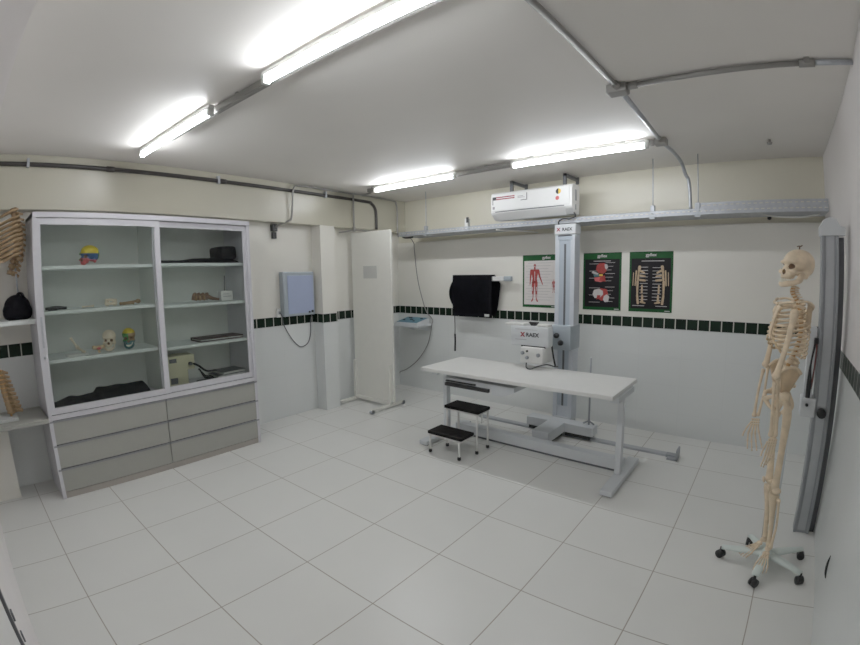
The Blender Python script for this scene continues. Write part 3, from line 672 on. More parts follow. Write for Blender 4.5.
# ------------------------------------------------------------------ glazed cabinet
t = thing('glass_cabinet', 'large cabinet with sliding glass doors over six beige drawers', 'cabinet', (.27, -3.85, 0))
CY0, CY1, CX = -4.838, -2.862, .53
DIV = -3.80
m = MB(M_FRAME); m.b2(.002, CX + .02, CY0, CY0 + .03, 0, 2.385); m.b2(.002, CX + .02, CY1 - .03, CY1, 0, 2.385); m.b2(.002, CX + .025, CY0, CY1, 2.345, 2.39, .004)
m.b2(.05, CX + .02, CY0, CY1, .695, .735); m.build('carcass', t)
m = MB(M_CARC); m.b2(.002, .03, CY0 + .03, CY1 - .03, .05, 2.345); m.b2(.03, CX - .06, DIV - .012, DIV + .012, .735, 2.345); m.build('back_board', t)
for (y0, y1, zs) in ((CY0 + .03, DIV - .012, (1.585, 1.182, 1.955)), (DIV + .012, CY1 - .03, (1.565, 1.165, 1.96))):
    for z in zs:
        m = MB(M_SHELFW); m.b2(.03, CX - .055, y0, y1, z - .03, z, .003); m.build('shelf', t)
def gdoor(y0, y1, x, gm, lock):
    z0, z1 = .742, 2.34
    m = MB(M_FRAME); w = .052
    m.b2(x - .022, x, y0, y0 + w, z0, z1, .004); m.b2(x - .022, x, y1 - w, y1, z0, z1, .004); m.b2(x - .021, x - .001, y0 + w - .003, y1 - w + .003, z0, z0 + w); m.b2(x - .021, x - .001, y0 + w - .003, y1 - w + .003, z1 - w, z1)
    d = m.build('door', t)
    m = MB(gm); m.b2(x - .013, x - .009, y0 + w, y1 - w, z0 + w, z1 - w); m.build('pane', d, 'greenish glass pane')
    m = MB(M_STEEL); m.cyl((x, lock, 1.22), (x + .008, lock, 1.22), .011, seg=12); m.build('lock', d)
    if lock < -4: 
        m = MB(M_STEEL); m.b2(x - .001, x + .006, lock - .008, lock + .008, 1.3, 1.55); m.build('handle', d)
gdoor(CY0 + .012, DIV + .03, CX + .018, M_GLASS2, CY0 + .035)
gdoor(DIV - .035, CY1 - .012, CX - .008, M_GLASS, CY1 - .03)
for (y0, y1) in ((CY0 + .004, -3.826), (-3.82, CY1 - .004)):
    for z0 in (.06, .272, .484):
        m = MB(M_BEIGE); m.b2(.05, CX + .015, y0, y1, z0, z0 + .188, .002); d = m.build('drawer', t)
        m = MB(M_ALU_D); m.b2(CX - .01, CX + .022, y0, y1, z0 + .19, z0 + .206, .002); m.build('handle', d, 'full-width aluminium pull strip')
m = MB(M_BEIGE_D); m.b2(.05, CX + .012, CY0 + .004, CY1 - .004, 0, .055); m.build('plinth', t)

# --- skull maker
def surface_net(f, lo, hi, h):
    """mesh of the zero level of f sampled on a grid (one vertex per crossed cell)"""
    ax = [np.arange(lo[i], hi[i] + h, h) for i in range(3)]
    X, Y, Z = np.meshgrid(*ax, indexing='ij')
    D = f(np.stack([X, Y, Z], -1))
    n = np.array(D.shape) - 1
    acc = np.zeros((*n, 3)); cnt = np.zeros(n)
    cor = [(i, j, k) for i in (0, 1) for j in (0, 1) for k in (0, 1)]
    def at(c): return D[c[0]:c[0] + n[0], c[1]:c[1] + n[1], c[2]:c[2] + n[2]]
    for p in cor:
        for q in cor:
            if sum(abs(p[i] - q[i]) for i in range(3)) == 1 and p < q:
                dp, dq = at(p), at(q); m = (dp < 0) != (dq < 0)
                t = np.where(m, dp / np.where(m, dp - dq, 1), 0)
                for i in range(3): acc[..., i] += np.where(m, p[i] + (q[i] - p[i]) * t, 0)
                cnt += m
    has = cnt > 0; ids = -np.ones(n, int); ids[has] = np.arange(has.sum())
    base = np.stack(np.meshgrid(*[ax[i][:n[i]] for i in range(3)], indexing='ij'), -1)
    V = (base + h * acc / np.maximum(cnt, 1)[..., None])[has]
    F = []
    for d in range(3):
        u, w = (d + 1) % 3, (d + 2) % 3
        sl = [slice(1, n[i]) for i in range(3)]; sl[d] = slice(0, n[d])
        s2 = list(sl); s2[d] = slice(1, n[d] + 1)
        A = D[tuple(sl)] < 0; B = D[tuple(s2)] < 0
        for ix in np.argwhere(A != B):
            g = ix + 1; g[d] = ix[d]
            def cell(du, dw):
                c = g.copy(); c[u] -= du; c[w] -= dw; return ids[tuple(c)]
            q = [cell(0, 0), cell(1, 0), cell(1, 1), cell(0, 1)]
            if min(q) >= 0: F.append(q if A[tuple(ix)] else q[::-1])
    return V, F
def skull_sdf(P):
    def ell(c, r):
        q = (P - np.array(c)) / np.array(r); k = np.linalg.norm(q, axis=-1)
        return (k - 1) * min(r)
    def sm(a, b, k):
        h = np.clip(.5 + .5 * (b - a) / k, 0, 1); return b * (1 - h) + a * h - k * h * (1 - h)
    d = ell((0, .012, .030), (.070, .091, .070))
    d = sm(d, ell((0, .045, -.005), (.056, .050, .048)), .02)
    d = sm(d, ell((0, -.050, -.030), (.050, .038, .040)), .014)
    d = sm(d, ell((0, -.064, -.064), (.032, .026, .022)), .010)
    for k in (-1, 1):
        d = sm(d, ell((k * .047, -.058, -.036), (.015, .018, .013)), .010)
        d = sm(d, ell((k * .026, -.063, .018), (.031, .017, .010)), .014)
        d = sm(d, ell((k * .052, .02, -.045), (.014, .017, .022)), .012)
    for k in (-1, 1):
        d = -sm(-d, ell((k * .0315, -.088, -.009), (.0195, .042, .0175)), .003)
        d = -sm(-d, ell((k * .068, -.034, -.018), (.017, .024, .026)), .008)
        d = -sm(-d, ell((k * .012, -.02, -.09), (.03, .035, .03)), .01)
    d = -sm(-d, ell((0, -.092, -.041), (.0125, .026, .0165)), .002)
    for k in (-1, 1):
        for yy in (-.05, -.035, -.02, -.005): d = sm(d, ell((k * (.062 - .2 * abs(yy + .025)), yy, -.037), (.0045, .012, .0055)), .004)
    return d
_lo, _hi = (-.078, -.106, -.096), (.078, .112, .108)
SK5 = surface_net(skull_sdf, _lo, _hi, .0034); SK4 = surface_net(skull_sdf, _lo, _hi, .0052)
def hollow(c):  # picks faces coloured darker, painting the shade inside the recesses
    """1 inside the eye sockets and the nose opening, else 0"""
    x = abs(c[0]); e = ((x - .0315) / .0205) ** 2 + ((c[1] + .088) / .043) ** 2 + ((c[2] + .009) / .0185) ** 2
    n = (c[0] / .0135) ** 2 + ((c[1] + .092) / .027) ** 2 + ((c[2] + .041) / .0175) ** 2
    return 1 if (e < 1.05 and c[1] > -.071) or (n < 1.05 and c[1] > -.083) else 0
def jaw(m, L):
    for s in (-1, 1):
        m.tube([(s * .050, -.004, -.040), (s * .0495, -.010, -.065), (s * .046, -.020, -.085)], [.012, .016, .015], seg=10, n=4, flat=(.45, 1.3))
    m.tube([(-.046, -.016, -.083), (-.041, -.045, -.096), (-.024, -.073, -.106), (0, -.083, -.109), (.024, -.073, -.106), (.041, -.045, -.096), (.046, -.016, -.083)], [.013, .0135, .0145, .0155, .0145, .0135, .013], seg=12, n=5, flat=(1.1, .8))
def teeth(m):
    for k in range(12):
        a = PI * (k + .5) / 12
        x = .0275 * math.cos(a); y = -.058 - .034 * math.sin(a)
        for z, h in ((-.0845, .011), (-.0955, .0105)):
            m.box((x, y, z), (.0062, .007, h), (0, 0, a + PI / 2), .0015)

Z_JAW = .1285
def small_skull(name, label, loc, rz, s, mats, pick, group, withjaw=True, cat='skull'):
    pick = pick or (lambda c: 0)
    if len(mats) == 1: mats = [mats[0], M_BONE_D, mats[0]]
    t = thing(name, label, cat, loc, group)
    top = Matrix.Translation(loc) @ Matrix.Rotation(rz, 4, 'Z') @ Matrix.Diagonal((s, s, s, 1)) @ Matrix.Translation((0, 0, Z_JAW if withjaw else .0865))
    m = MB(*mats, xf=top); V, F = SK4
    cs = [sum(V[i] for i in f) / len(f) for f in F]
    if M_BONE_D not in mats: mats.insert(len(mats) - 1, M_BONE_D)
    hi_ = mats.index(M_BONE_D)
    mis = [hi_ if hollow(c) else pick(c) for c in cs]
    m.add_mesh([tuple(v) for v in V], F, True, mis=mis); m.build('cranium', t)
    if withjaw:
        m = MB(mats[-1], xf=top); jaw(m, None); m.build('jaw', t)
        m = MB(M_TOOTH, xf=top); teeth(m); m.build('teeth', t)
    return t
FACE = math.radians(70)     # facing out of the cabinet, a little towards the viewer
small_skull('skull_model', 'bone-coloured skull model on the shelf above the black cloth', (.33, -4.215, 1.184), FACE, .83, [M_BONE_L], None, 'cabinet skulls')
def pick3(c):
    if c[2] < -.035: return 3
    if c[2] > .055: return 0
    if c[0] < -.02 or c[1] > .06: return 1
    if c[1] < -.05 and c[2] < -.02: return 3
    return 2 if c[2] < .02 else 4
small_skull('skull_model', 'colour-painted jawless skull model with yellow crown, alone on the top shelf', (.33, -4.34, 1.957), math.radians(28), .95, [M_YEL, M_GRN, M_BLU, M_PINK, M_YEL, M_BONE_D, M_PINK], pick3, 'cabinet skulls', False)
def pick4(c):
    if c[2] > .045: return 0
    if c[2] < -.035: return 1
    return 2 if c[0] > 0 else 3
small_skull('skull_model', 'colour-painted skull model with teal jaw, next to the bone-coloured skull', (.33, -4.04, 1.184), FACE, .83, [M_YEL, M_TEAL, M_BONE_TAN_SHADED, M_GRN, M_BONE_D, M_TEAL], pick4, 'cabinet skulls')

def bone(m, p, q, r, e0=1.8, e1=1.8, bow=(0, 0, 0), seg=10):
    p = np.array(p, float); q = np.array(q, float); b = np.array(bow)
    f = lambda t: p + (q - p) * t + b * math.sin(PI * t)
    m.tube([f(0), f(.04), f(.14), f(.5), f(.86), f(.96), f(1)], [r * e0 * .75, r * e0, r * 1.15, r, r * 1.15, r * e1, r * e1 * .75], seg=seg, n=4)
# other things on the cabinet shelves
m = MB(M_BLACK); m.tube([(.36, -4.74, 1.602), (.36, -4.66, 1.606), (.36, -4.56, 1.6)], [.012, .017, .012], n=4); m.b2(.34, .38, -4.72, -4.64, 1.586, 1.615, .006); tag(m.build('knife_case'), 'flat black instrument case lying on the middle shelf by the cabinet frame', 'case')
m = MB(M_BONE_L); bone(m, (.36, -4.43, 1.597), (.36, -4.33, 1.6), .006, 1.8, 2); tag(m.build('bone_model'), 'single tiny pale bone lying between the case and the larger bones', 'bone model', 'loose bones')
m = MB(M_BONE_L); m.ball((.36, -4.215, 1.614), (.026, .024, .028)); m.ball((.36, -4.15, 1.612), (.026, .024, .026)); m.tube([(.36, -4.23, 1.64), (.36, -4.18, 1.644), (.36, -4.13, 1.636)], .012, n=4); m.ball((.37, -4.18, 1.61), (.02, .04, .014)); tag(m.build('vertebra_model'), 'knobbly pale vertebra model on the middle shelf, above the bone-coloured skull', 'bone model', 'loose bones')
m = MB(M_BONE_TAN_SHADED); bone(m, (.34, -4.10, 1.6), (.34, -3.93, 1.618), .011, 1.6, 1.9); m.ball((.34, -3.935, 1.615), (.022, .026, .022)); bone(m, (.37, -4.08, 1.597), (.37, -3.98, 1.6), .008); tag(m.build('bone_model'), 'tan long bone model on the middle shelf beside the divider', 'bone model', 'loose bones')
t = thing('joint_model', 'small joint model with slanted bones on a white base', 'bone model', (.36, -4.5, 1.182), 'loose bones')
m = MB(M_WHITE); m.b2(.30, .42, -4.60, -4.42, 1.183, 1.198, .003); m.build('base', t)
m = MB(M_BONE_L); bone(m, (.36, -4.55, 1.34), (.36, -4.50, 1.25), .009, 1.5, 2); bone(m, (.36, -4.50, 1.25), (.36, -4.44, 1.2), .01, 2, 1.6); m.ball((.36, -4.5, 1.25), .018); m.build('bones', t)
m = MB(M_CART); m.tube([(.36, -4.37, 1.23), (.35, -4.32, 1.225), (.36, -4.27, 1.232)], [.014, .02, .014], n=4); m.tube([(.36, -4.32, 1.22), (.36, -4.32, 1.2), (.36, -4.315, 1.183)], [.014, .01, .012], n=3); m.ball((.36, -4.36, 1.235), .016); m.ball((.36, -4.28, 1.235), .016)
m.use(M_PINK).ball((.375, -4.32, 1.222), (.01, .02, .012)); tag(m.build('vertebra_model'), 'small pinkish vertebra model between the joint model and the bone-coloured skull', 'bone model', 'loose bones')
def heap(m, x0, x1, y0, y1, z0, prof, seed):
    rows = []
    n = 60; k = 8
    for j in range(k + 1):
        v = j / k; row = []
        for i in range(n + 1):
            u = i / n; e = math.sin(PI * min(1, max(0, v))) ** .35 if 0 < v < 1 else 0
            h = np.interp(u, [p[0] for p in prof], [p[1] for p in prof]) * e
            h += .012 * noise.noise((u * 7, v * 4, seed)) * (1 if h > .02 else 0)
            row.append((x0 + (x1 - x0) * v, y0 + (y1 - y0) * u, z0 + max(.004, h)))
        rows.append(row)
    m.grid(rows); m.grid([[(p[0], p[1], z0 + .001) for p in r] for r in rows])
m = MB(M_CLOTH); heap(m, .10, .44, -4.78, -3.9, .736, [(0, .02), (.1, .045), (.22, .075), (.3, .06), (.4, .07), (.47, .07), (.5, .115), (.75, .112), (.97, .108), (1, .02)], 1); tag(m.build('folded_cloth'), 'folded black cloth heaped on the cabinet floor below the skulls', 'cloth')
m = MB(M_CLOTH); heap(m, .10, .44, -3.76, -2.93, 1.961, [(0, .03), (.3, .032), (.5, .05), (.6, .05), (.66, .055), (.92, .06), (1, .03)], 4); m.box((.28, -3.03, 2.065), (.24, .20, .14), (.04, -.03, .05), .03); tag(m.build('folded_cloth'), 'folded black cloth with a bundle on the top shelf of the cabinet', 'cloth')
t = thing('wooden_hand_model', 'brown jointed bone model lying on the shelf beside the white router', 'bone model', (.33, -3.28, 1.566), 'loose bones')
m = MB(M_BONE_D)
for k in range(4): m.tube([(.34, -3.40 + k * .042, 1.59), (.34, -3.385 + k * .042, 1.64), (.34, -3.37 + k * .042, 1.66 - k * .006)], [.02, .022, .014], n=4)
m.tube([(.34, -3.27, 1.63), (.34, -3.2, 1.6), (.34, -3.13, 1.585)], [.026, .018, .012], n=4); m.build('bones', t)
m = MB(M_BONE_TAN_SHADED); 
for k in range(3): m.ball((.36, -3.38 + k * .042, 1.61), (.016, .012, .03))
m.build('pale_segments', t)
t = thing('wifi_router', 'small white router with thin dark aerial on the cabinet shelf', 'router', (.3, -3.05, 1.566))
m = MB(M_WHITE); m.b2(.27, .36, -3.11, -2.98, 1.567, 1.67, .006); m.build('case', t)
m = MB(M_DARKGREY); m.cyl((.3, -3.045, 1.665), (.3, -3.035, 1.83), .006, seg=8); m.build('aerial', t)
m = MB(M_GREY); m.b2(.36, .362, -3.09, -3.0, 1.61, 1.616); m.b2(.36, .362, -3.09, -3.02, 1.635, 1.64); m.build('lights', t)
m = MB(M_BOOK); m.b2(.2, .44, -3.40, -2.93, 1.166, 1.178, .002); m.use(M_PAPER).b2(.21, .435, -3.39, -2.94, 1.178, 1.19); m.use(M_BOOK).b2(.2, .44, -3.40, -2.93, 1.19, 1.202, .002); m.b2(.2, .206, -3.4, -2.93, 1.17, 1.2)
tag(m.build('flat_book'), 'large dark red book lying flat on the lower shelf', 'book')
t = thing('power_supply', 'cream boxy device with dark windows on the cabinet floor', 'device', (.3, -3.6, .736))
m = MB(M_DEV); m.b2(.2, .38, -3.735, -3.52, .736, 1.055, .008); m.b2(.2, .36, -3.52, -3.44, .90, 1.05, .006); m.build('case', t)
m = MB(M_DARKGREY); m.b2(.38, .384, -3.70, -3.63, .99, 1.03); m.b2(.38, .384, -3.70, -3.63, .78, .84); m.cyl((.36, -3.49, .96), (.39, -3.49, .96), .018, seg=12); m.build('meter_windows', t, 'dark meter windows')
m = MB(M_BLACK)
for k in range(4): m.tube([(.37 + .01 * k, -3.41 + .02 * k, .89 - .03 * k), (.38, -3.40 + .02 * k, .88 - .03 * k), (.38, -3.36 + .02 * k, .80), (.33, -3.30 + .02 * k, .76), (.3, -3.40 + .03 * k, .752), (.36, -3.42, .75)], .009, n=6)
m.tube([(.40, -3.47, .96), (.4, -3.42, .93), (.38, -3.33, .86), (.32, -3.2, .84)], .011, n=6)
tag(m.build('cable_coil'), 'tangle of black cables between the cream device and the papers', 'cable')
for k, (dy, dz, lb) in enumerate(((0, 0, 'lowest pale folder of the stack on the cabinet floor'), (.02, .03, 'middle pale folder of the stack on the cabinet floor'), (.05, .058, 'topmost pale folder of the stack on the cabinet floor'))):
    m = MB(M_PAPER); m.box((.30, -3.10 + dy, .75 + dz), (.24, .34 - .04 * k, .022), (0, 0, .06 * (k - 1)), .002); m.use(M_DARKGREY).box((.30, -3.10 + dy, .7625 + dz), (.245, .345 - .04 * k, .003), (0, 0, .06 * (k - 1)))
    tag(m.build('paper_folder'), lb, 'folder', 'stacked folders')

# ------------------------------------------------------------------ desk, shelf and models left of the cabinet
t = thing('side_desk', 'beige built-in desk top beside the cabinet', 'desk', (.27, -5.13, 0))
m = MB(M_BEIGE); m.b2(.002, .555, YF + .002, CY0 - .001, .682, .716, .003); m.build('desk_top', t)
m = MB(M_WALL_UP); m.b2(.002, .26, YF + .002, -5.18, 0, .682); m.build('support', t, 'white support block')
m = MB(M_SHELFW); m.b2(.002, .40, YF + .002, CY0 - .001, 1.492, 1.53, .003); tag(m.build('wall_shelf'), 'white wall shelf above the beige desk, carrying the black bag', 'shelf')
t = thing('black_bag', 'rounded black bag on the wall shelf above the desk', 'bag', (.27, -4.96, 1.53))
m = MB(M_CLOTH); m.ball((.27, -4.965, 1.635), (.11, .115, .105), 3); m.b2(.17, .37, -5.09, -4.845, 1.531, 1.66, .045); m.build('body', t)
m = MB(M_CLOTH); m.tube([(.33, -4.97, 1.715), (.33, -4.955, 1.745), (.33, -4.925, 1.745), (.33, -4.91, 1.715)], .012, n=5); m.build('handle', t)

def vertebra(m, c, ang, s, spin=1.0, tr=1.0):
    """body, arch, spinous and transverse processes"""
    L = Matrix.Translation(c) @ Matrix.Rotation(ang, 4, 'X')
    m.pre = L
    m.lathe((0, 0, -.0095 * s), [(.0175 * s, 0), (.019 * s, .002 * s), (.0165 * s, .0095 * s), (.019 * s, .017 * s), (.0175 * s, .019 * s)], 14)
    m.tube([(0, .012 * s, 0), (0, .03 * s, -.004 * s), (0, (.03 + .022 * spin) * s, -.012 * s * spin)], [.011 * s, .007 * s, .005 * s], seg=8, n=3, flat=(1.4, .7))
    for k in (-1, 1):
        m.tube([(k * .008 * s, .014 * s, .002 * s), (k * .022 * s, .022 * s, .003 * s), (k * .034 * s * tr, .026 * s, .004 * s)], [.007 * s, .006 * s, .0045 * s], seg=7, n=3)
    m.pre = None
SPY = [(0, 1.722), (-.004, 1.695), (.0, 1.668), (.012, 1.64), (.028, 1.612), (.045, 1.58), (.058, 1.54), (.066, 1.5), (.071, 1.46), (.073, 1.42), (.072, 1.38), (.066, 1.34), (.056, 1.3), (.043, 1.262), (.03, 1.225), (.02, 1.188), (.016, 1.15), (.022, 1.112), (.04, 1.075)]
def spine_at(z):
    zs = [p[1] for p in SPY][::-1]; ys = [p[0] for p in SPY][::-1]
    return float(np.interp(z, zs, ys))
def spine_ang(z):
    return math.atan2(spine_at(z + .012) - spine_at(z - .012), .024) * -1
def build_spine(par, xf, zs, mat_b, mat_d, name='spine', warp=None):
    m = MB(mat_b, xf=xf, warp=warp)
    # the cord that carries the vertebrae
    sp = MB(mat_d, xf=xf, warp=warp); sp.tube([(0, spine_at(z), z) for z in np.linspace(zs[0] - .01, zs[-1] + .01, 14)], .0125, n=2); p = sp.build(name, par)
    for i, z in enumerate(zs):
        s = 1.22 if z < 1.24 else (1.0 if z < 1.56 else .78)
        m = MB(mat_b, xf=xf, warp=warp); vertebra(m, (0, spine_at(z), z), spine_ang(z), s, 1.25 if 1.24 < z < 1.56 else .85, 1.25 if z < 1.24 else .95); m.build('vertebra', p)
    return p
RIBW = [.058, .088, .108, .122, .131, .137, .141, .142, .139, .131, .112, .085]
def rib_pts(i, s):
    zb = 1.588 - i * .0265
    zf = (1.548, 1.515, 1.483, 1.452, 1.422, 1.395, 1.372, 1.342, 1.312, 1.285, 1.262, 1.252)[i]
    yb = spine_at(zb) + .012; w = RIBW[i]
    yf = (-.055, -.072, -.084, -.093, -.099, -.102, -.103, -.098, -.082, -.06, .0, .03)[i]
    tm = (.86, .86, .86, .86, .86, .85, .84, .8, .76, .72, .52, .4)[i]
    pts = []
    for k in range(11):
        a = tm * PI * k / 10
        x = w * math.sin(a) ** .85 if a > 0 else 0.012
        x = max(x, .014)
        yy = yb + .028 * math.sin(min(a * 1.6, PI)) + (yf - yb) * (1 - math.cos(a)) / 2
        zz = zb + (zf - zb) * (a / PI) ** 1.15 - .022 * math.sin(a) * (1 if i > 0 else .2)
        pts.append((s * x, yy, zz))
    return pts
def build_ribcage(par, xf, mat_b, mat_c, warp=None, fat=1.0, ribs=range(12)):
    m = MB(mat_b, xf=xf, warp=warp)
    m.tube([(0, -.055, 1.57), (0, -.07, 1.54), (0, -.082, 1.5), (0, -.094, 1.45), (0, -.101, 1.40), (0, -.10, 1.36)], [.026, .024, .017, .019, .017, .007], seg=12, n=4, flat=(.4, 1))
    rc = m.build('sternum', par)
    for i in ribs:
        for s in (-1, 1):
            m = MB(mat_b, xf=xf, warp=warp); m.tube(rib_pts(i, s), [.0058 * fat] * 3 + [.0066 * fat] * 8, seg=8, n=3, flat=(1.35, .7)); m.build('rib', rc)
    m = MB(mat_c, xf=xf, warp=warp)
    for i in range(10):
        for s in (-1, 1):
            e = rib_pts(i, s)[-1]
            ze = 1.552 - i * .028 if i < 7 else 1.375 - (i - 7) * .006
            g = (s * .014, -.06 - .006 * min(i, 7), ze)
            if i >= 7: 
                pr = rib_pts(i - 1, s)[-1]; g = (pr[0] * .72, pr[1] - .004, pr[2] - .004)
            mid = ((e[0] * .62 + g[0] * .38), (e[1] + g[1]) / 2 - .008, (e[2] + g[2]) / 2 - .004)
            m.tube([e, mid, g], .0058, seg=8, n=4, flat=(1.3, .75))
    m.build('costal_cartilage', rc)
    return rc
# torso model standing on the shelf, mostly out of the photo
t = thing('torso_skeleton_model', 'tan rib cage model on a rod above the black bag, cut by the photo edge', 'skeleton model', (.28, -4.99, 1.53))
XT = Matrix.Translation((.30, -5.04, 2.465 - 1.60 * 1.36)) @ Matrix.Rotation(.12, 4, 'Z') @ Matrix.Diagonal((1.36, 1.36, 1.36, 1))
def XW(c): return (c[0], c[1], c[2] - .35 * max(0, .03 - c[1]))
build_spine(t, XT, [1.20] + list(np.arange(1.238, 1.6, .0285)), M_BONE_TAN_SHADED, M_BONE_D)
build_ribcage(t, XT, M_BONE_TAN_SHADED, M_CART, XW, 1.25)
m = MB(M_STEEL); m.cyl((.30, -4.965, 1.97), (.28, -4.95, 1.744), .008, seg=10); m.build('rod', t)
# small spine model on the desk
t = thing('spine_model', 'amber spine model on a pale base on the beige desk', 'spine model', (.32, -5.15, .716))
m = MB(M_PAPER); m.b2(.22, .42, -5.28, -5.075, .716, .742, .004); m.build('base', t)
m = MB(M_BONE_TAN_SHADED); 
for k in range(10): vertebra(m, (.32, -5.175 + .05 - .006 * k, .79 + k * .036), .1, 2.0 - .06 * k, 1.0, 1.0)
m.build('vertebrae', t)
m = MB(M_DISC); 
for k in range(11): m.lathe((.32, -5.172 + .05 - .006 * k, .765 + k * .036), [(.028, 0), (.034, .006), (.028, .012)], 14)
m.cyl((.32, -5.125, .74), (.32, -5.185, 1.13), .01); m.build('discs', t)

# ------------------------------------------------------------------ full skeleton on its rolling stand
BX, BY = 5.15, -2.25
PH = math.radians(-74)
XF = Matrix.Translation((BX, BY, 0)) @ Matrix.Rotation(PH, 4, 'Z')
_ZI = [0, .125, .5, 1.035, 1.25, 1.60, 1.72, 1.9]; _ZO = [.06, .185, .55, 1.115, 1.335, 1.66, 1.735, 1.9]
_YI = [0, .5, .9, 1.035, 1.25, 1.6, 1.7, 1.9]; _YO = [0, -.015, -.07, -.095, -.065, -.055, -.045, -.02]
def WARP(c):
    return (c[0], c[1] + float(np.interp(c[2], _YI, _YO)), float(np.interp(c[2], _ZI, _ZO)))
t = thing('skeleton_model', 'life-size ivory anatomical skeleton hanging on a five-wheeled rolling stand', 'skeleton', (BX, BY, 0))
HX = Matrix.Translation((BX, BY, 0)) @ Matrix.Rotation(math.radians(-50), 4, 'Z') @ Matrix.Translation((0, -.035, 1.847)) @ Matrix.Rotation(math.radians(-8), 4, 'X') @ Matrix.Diagonal((1.05, 1.05, 0.99, 1))
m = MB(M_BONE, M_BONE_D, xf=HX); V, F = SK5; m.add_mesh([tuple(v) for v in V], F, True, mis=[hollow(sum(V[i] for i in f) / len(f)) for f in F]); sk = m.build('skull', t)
m = MB(M_BONE, xf=HX); jaw(m, None); m.build('jaw', sk)
m = MB(M_TOOTH, xf=HX); teeth(m); m.build('teeth', sk)
m = MB(M_BONE_D, xf=HX); m.tube([(0, .0, .1), (0, 0, .118)], .004, n=1); m.tube([(-.018, 0, .116), (-.006, 0, .119), (.006, 0, .116), (.018, 0, .122)], .0035, n=3); m.build('top_hook', sk, 'brown wire hook on the skull')
sp = build_spine(t, XF, list(np.arange(1.08, 1.24, .037)) + list(np.arange(1.25, 1.56, .0285)) + list(np.arange(1.57, 1.73, .0245)), M_BONE, M_DISC, warp=WARP)
build_ribcage(t, XF, M_BONE, M_CART, warp=WARP)
for s in (-1, 1):
    m = MB(M_BONE, xf=XF, warp=WARP); m.tube([(s * .02, -.062, 1.575), (s * .06, -.075, 1.582), (s * .105, -.055, 1.592), (s * .155, -.03, 1.6)], [.0105, .008, .0075, .0105], seg=9, n=5); m.build('clavicle', t)
    m = MB(M_BONE, xf=XF, warp=WARP)
    m.grid([[(s * (.055 + .085 * u - .03 * v * u), .098 + .02 * math.sin(PI * u) - .05 * u + .0 * v, 1.575 - .155 * v + (.02 * u if v < .2 else 0)) for u in np.linspace(0, 1, 6) if True] if v < .95 else [(s * (.075 + .02 * u), .1 - .012 * u, 1.41) for u in np.linspace(0, 1, 6)] for v in np.linspace(0, 1, 6)], thick=.006)
    m.tube([(s * .06, .105, 1.545), (s * .11, .092, 1.575), (s * .165, .03, 1.605), (s * .168, -.015, 1.6)], [.005, .008, .009, .009], seg=8, n=4)
    m.tube([(s * .13, .04, 1.56), (s * .135, -.01, 1.575), (s * .145, -.03, 1.57)], [.009, .008, .007], seg=8, n=3); m.build('scapula', t)
    sh = (s * .162, -.085, 1.60); el = (s * .172, -.125 if s < 0 else -.165, 1.245); wr = (s * .165, -.155 if s < 0 else -.14, .93 if s < 0 else .915)
    m = MB(M_BONE, xf=XF); bone(m, sh, el, .0145, 1.55, 1.65, (0, .006, 0)); m.ball((sh[0] - s * .008, sh[1] + .004, sh[2]), (.024, .024, .024)); m.ball((el[0] + .014, el[1], el[2] + .006), .0125); m.ball((el[0] - .014, el[1], el[2] + .006), .0125); m.build('humerus', t)
    m = MB(M_BONE, xf=XF); bone(m, (el[0] + s * .012, el[1] - .006, el[2] - .016), (wr[0] - s * .004, wr[1] - .012, wr[2]), 0.0078, 1.6, 1.9, (s * .008, -.004, 0)); m.build('radius', t)
    m = MB(M_BONE, xf=XF); bone(m, (el[0] - s * .006, el[1] + .014, el[2] + .012), (wr[0] + s * .006, wr[1] + .014, wr[2] + .004), .0072, 1.9, 1.4, (s * -.006, .006, 0)); m.build('ulna', t)
    # hand: carpals, metacarpals, phalanges; thumb towards the front (-y)
    m = MB(M_BONE, xf=XF)
    sp = 1.0 if s < 0 else .5
    for k in range(4):
        m.ball((wr[0] + s * .002, wr[1] - .018 + k * .0125, wr[2] - .018), (.008, .0075, .009)); m.ball((wr[0], wr[1] - .018 + k * .0125, wr[2] - .034), (.008, .0072, .008))
    for k in range(4):
        y0 = wr[1] - .019 + k * .0125; y1 = wr[1] - .036 * (.5 + .5 * sp) + k * .021 * (.35 + .65 * sp); ln = (1.0, 1.06, 1.0, .84)[k]
        zz = wr[2] - .044; crl = .012 * (1 + .5 * k)
        p0 = (wr[0], y0, zz); p1 = (wr[0] - s * .004, y1, zz - .062 * ln); p2 = (wr[0] - s * (.006 + crl), y1 - .003 + .003 * k, zz - (.062 + .043) * ln); p3 = (wr[0] - s * (.012 + 1.8 * crl), y1 - .004 + .004 * k, zz - (.062 + .068) * ln); p4 = (wr[0] - s * (.018 + 2.2 * crl), y1 - .004 + .004 * k, zz - (.062 + .088) * ln)
        for a, b, r in ((p0, p1, .0052), (p1, p2, .0047), (p2, p3, .0043), (p3, p4, .0037)): bone(m, a, b, r, 1.55, 1.45, seg=7)
    q = [(wr[0] - s * .004, wr[1] - .024, wr[2] - .03), (wr[0] - s * .012, wr[1] - .02 - .03 * sp, wr[2] - .066), (wr[0] - s * .016, wr[1] - .022 - .044 * sp, wr[2] - .098), (wr[0] - s * .018, wr[1] - .024 - .048 * sp, wr[2] - .122)]
    for a, b in zip(q, q[1:]): bone(m, a, b, .0045, 1.55, 1.45, seg=7)
    m.build('hand', t)
    # hip bone
    m = MB(M_BONE, xf=XF, warp=WARP)
    rows = []
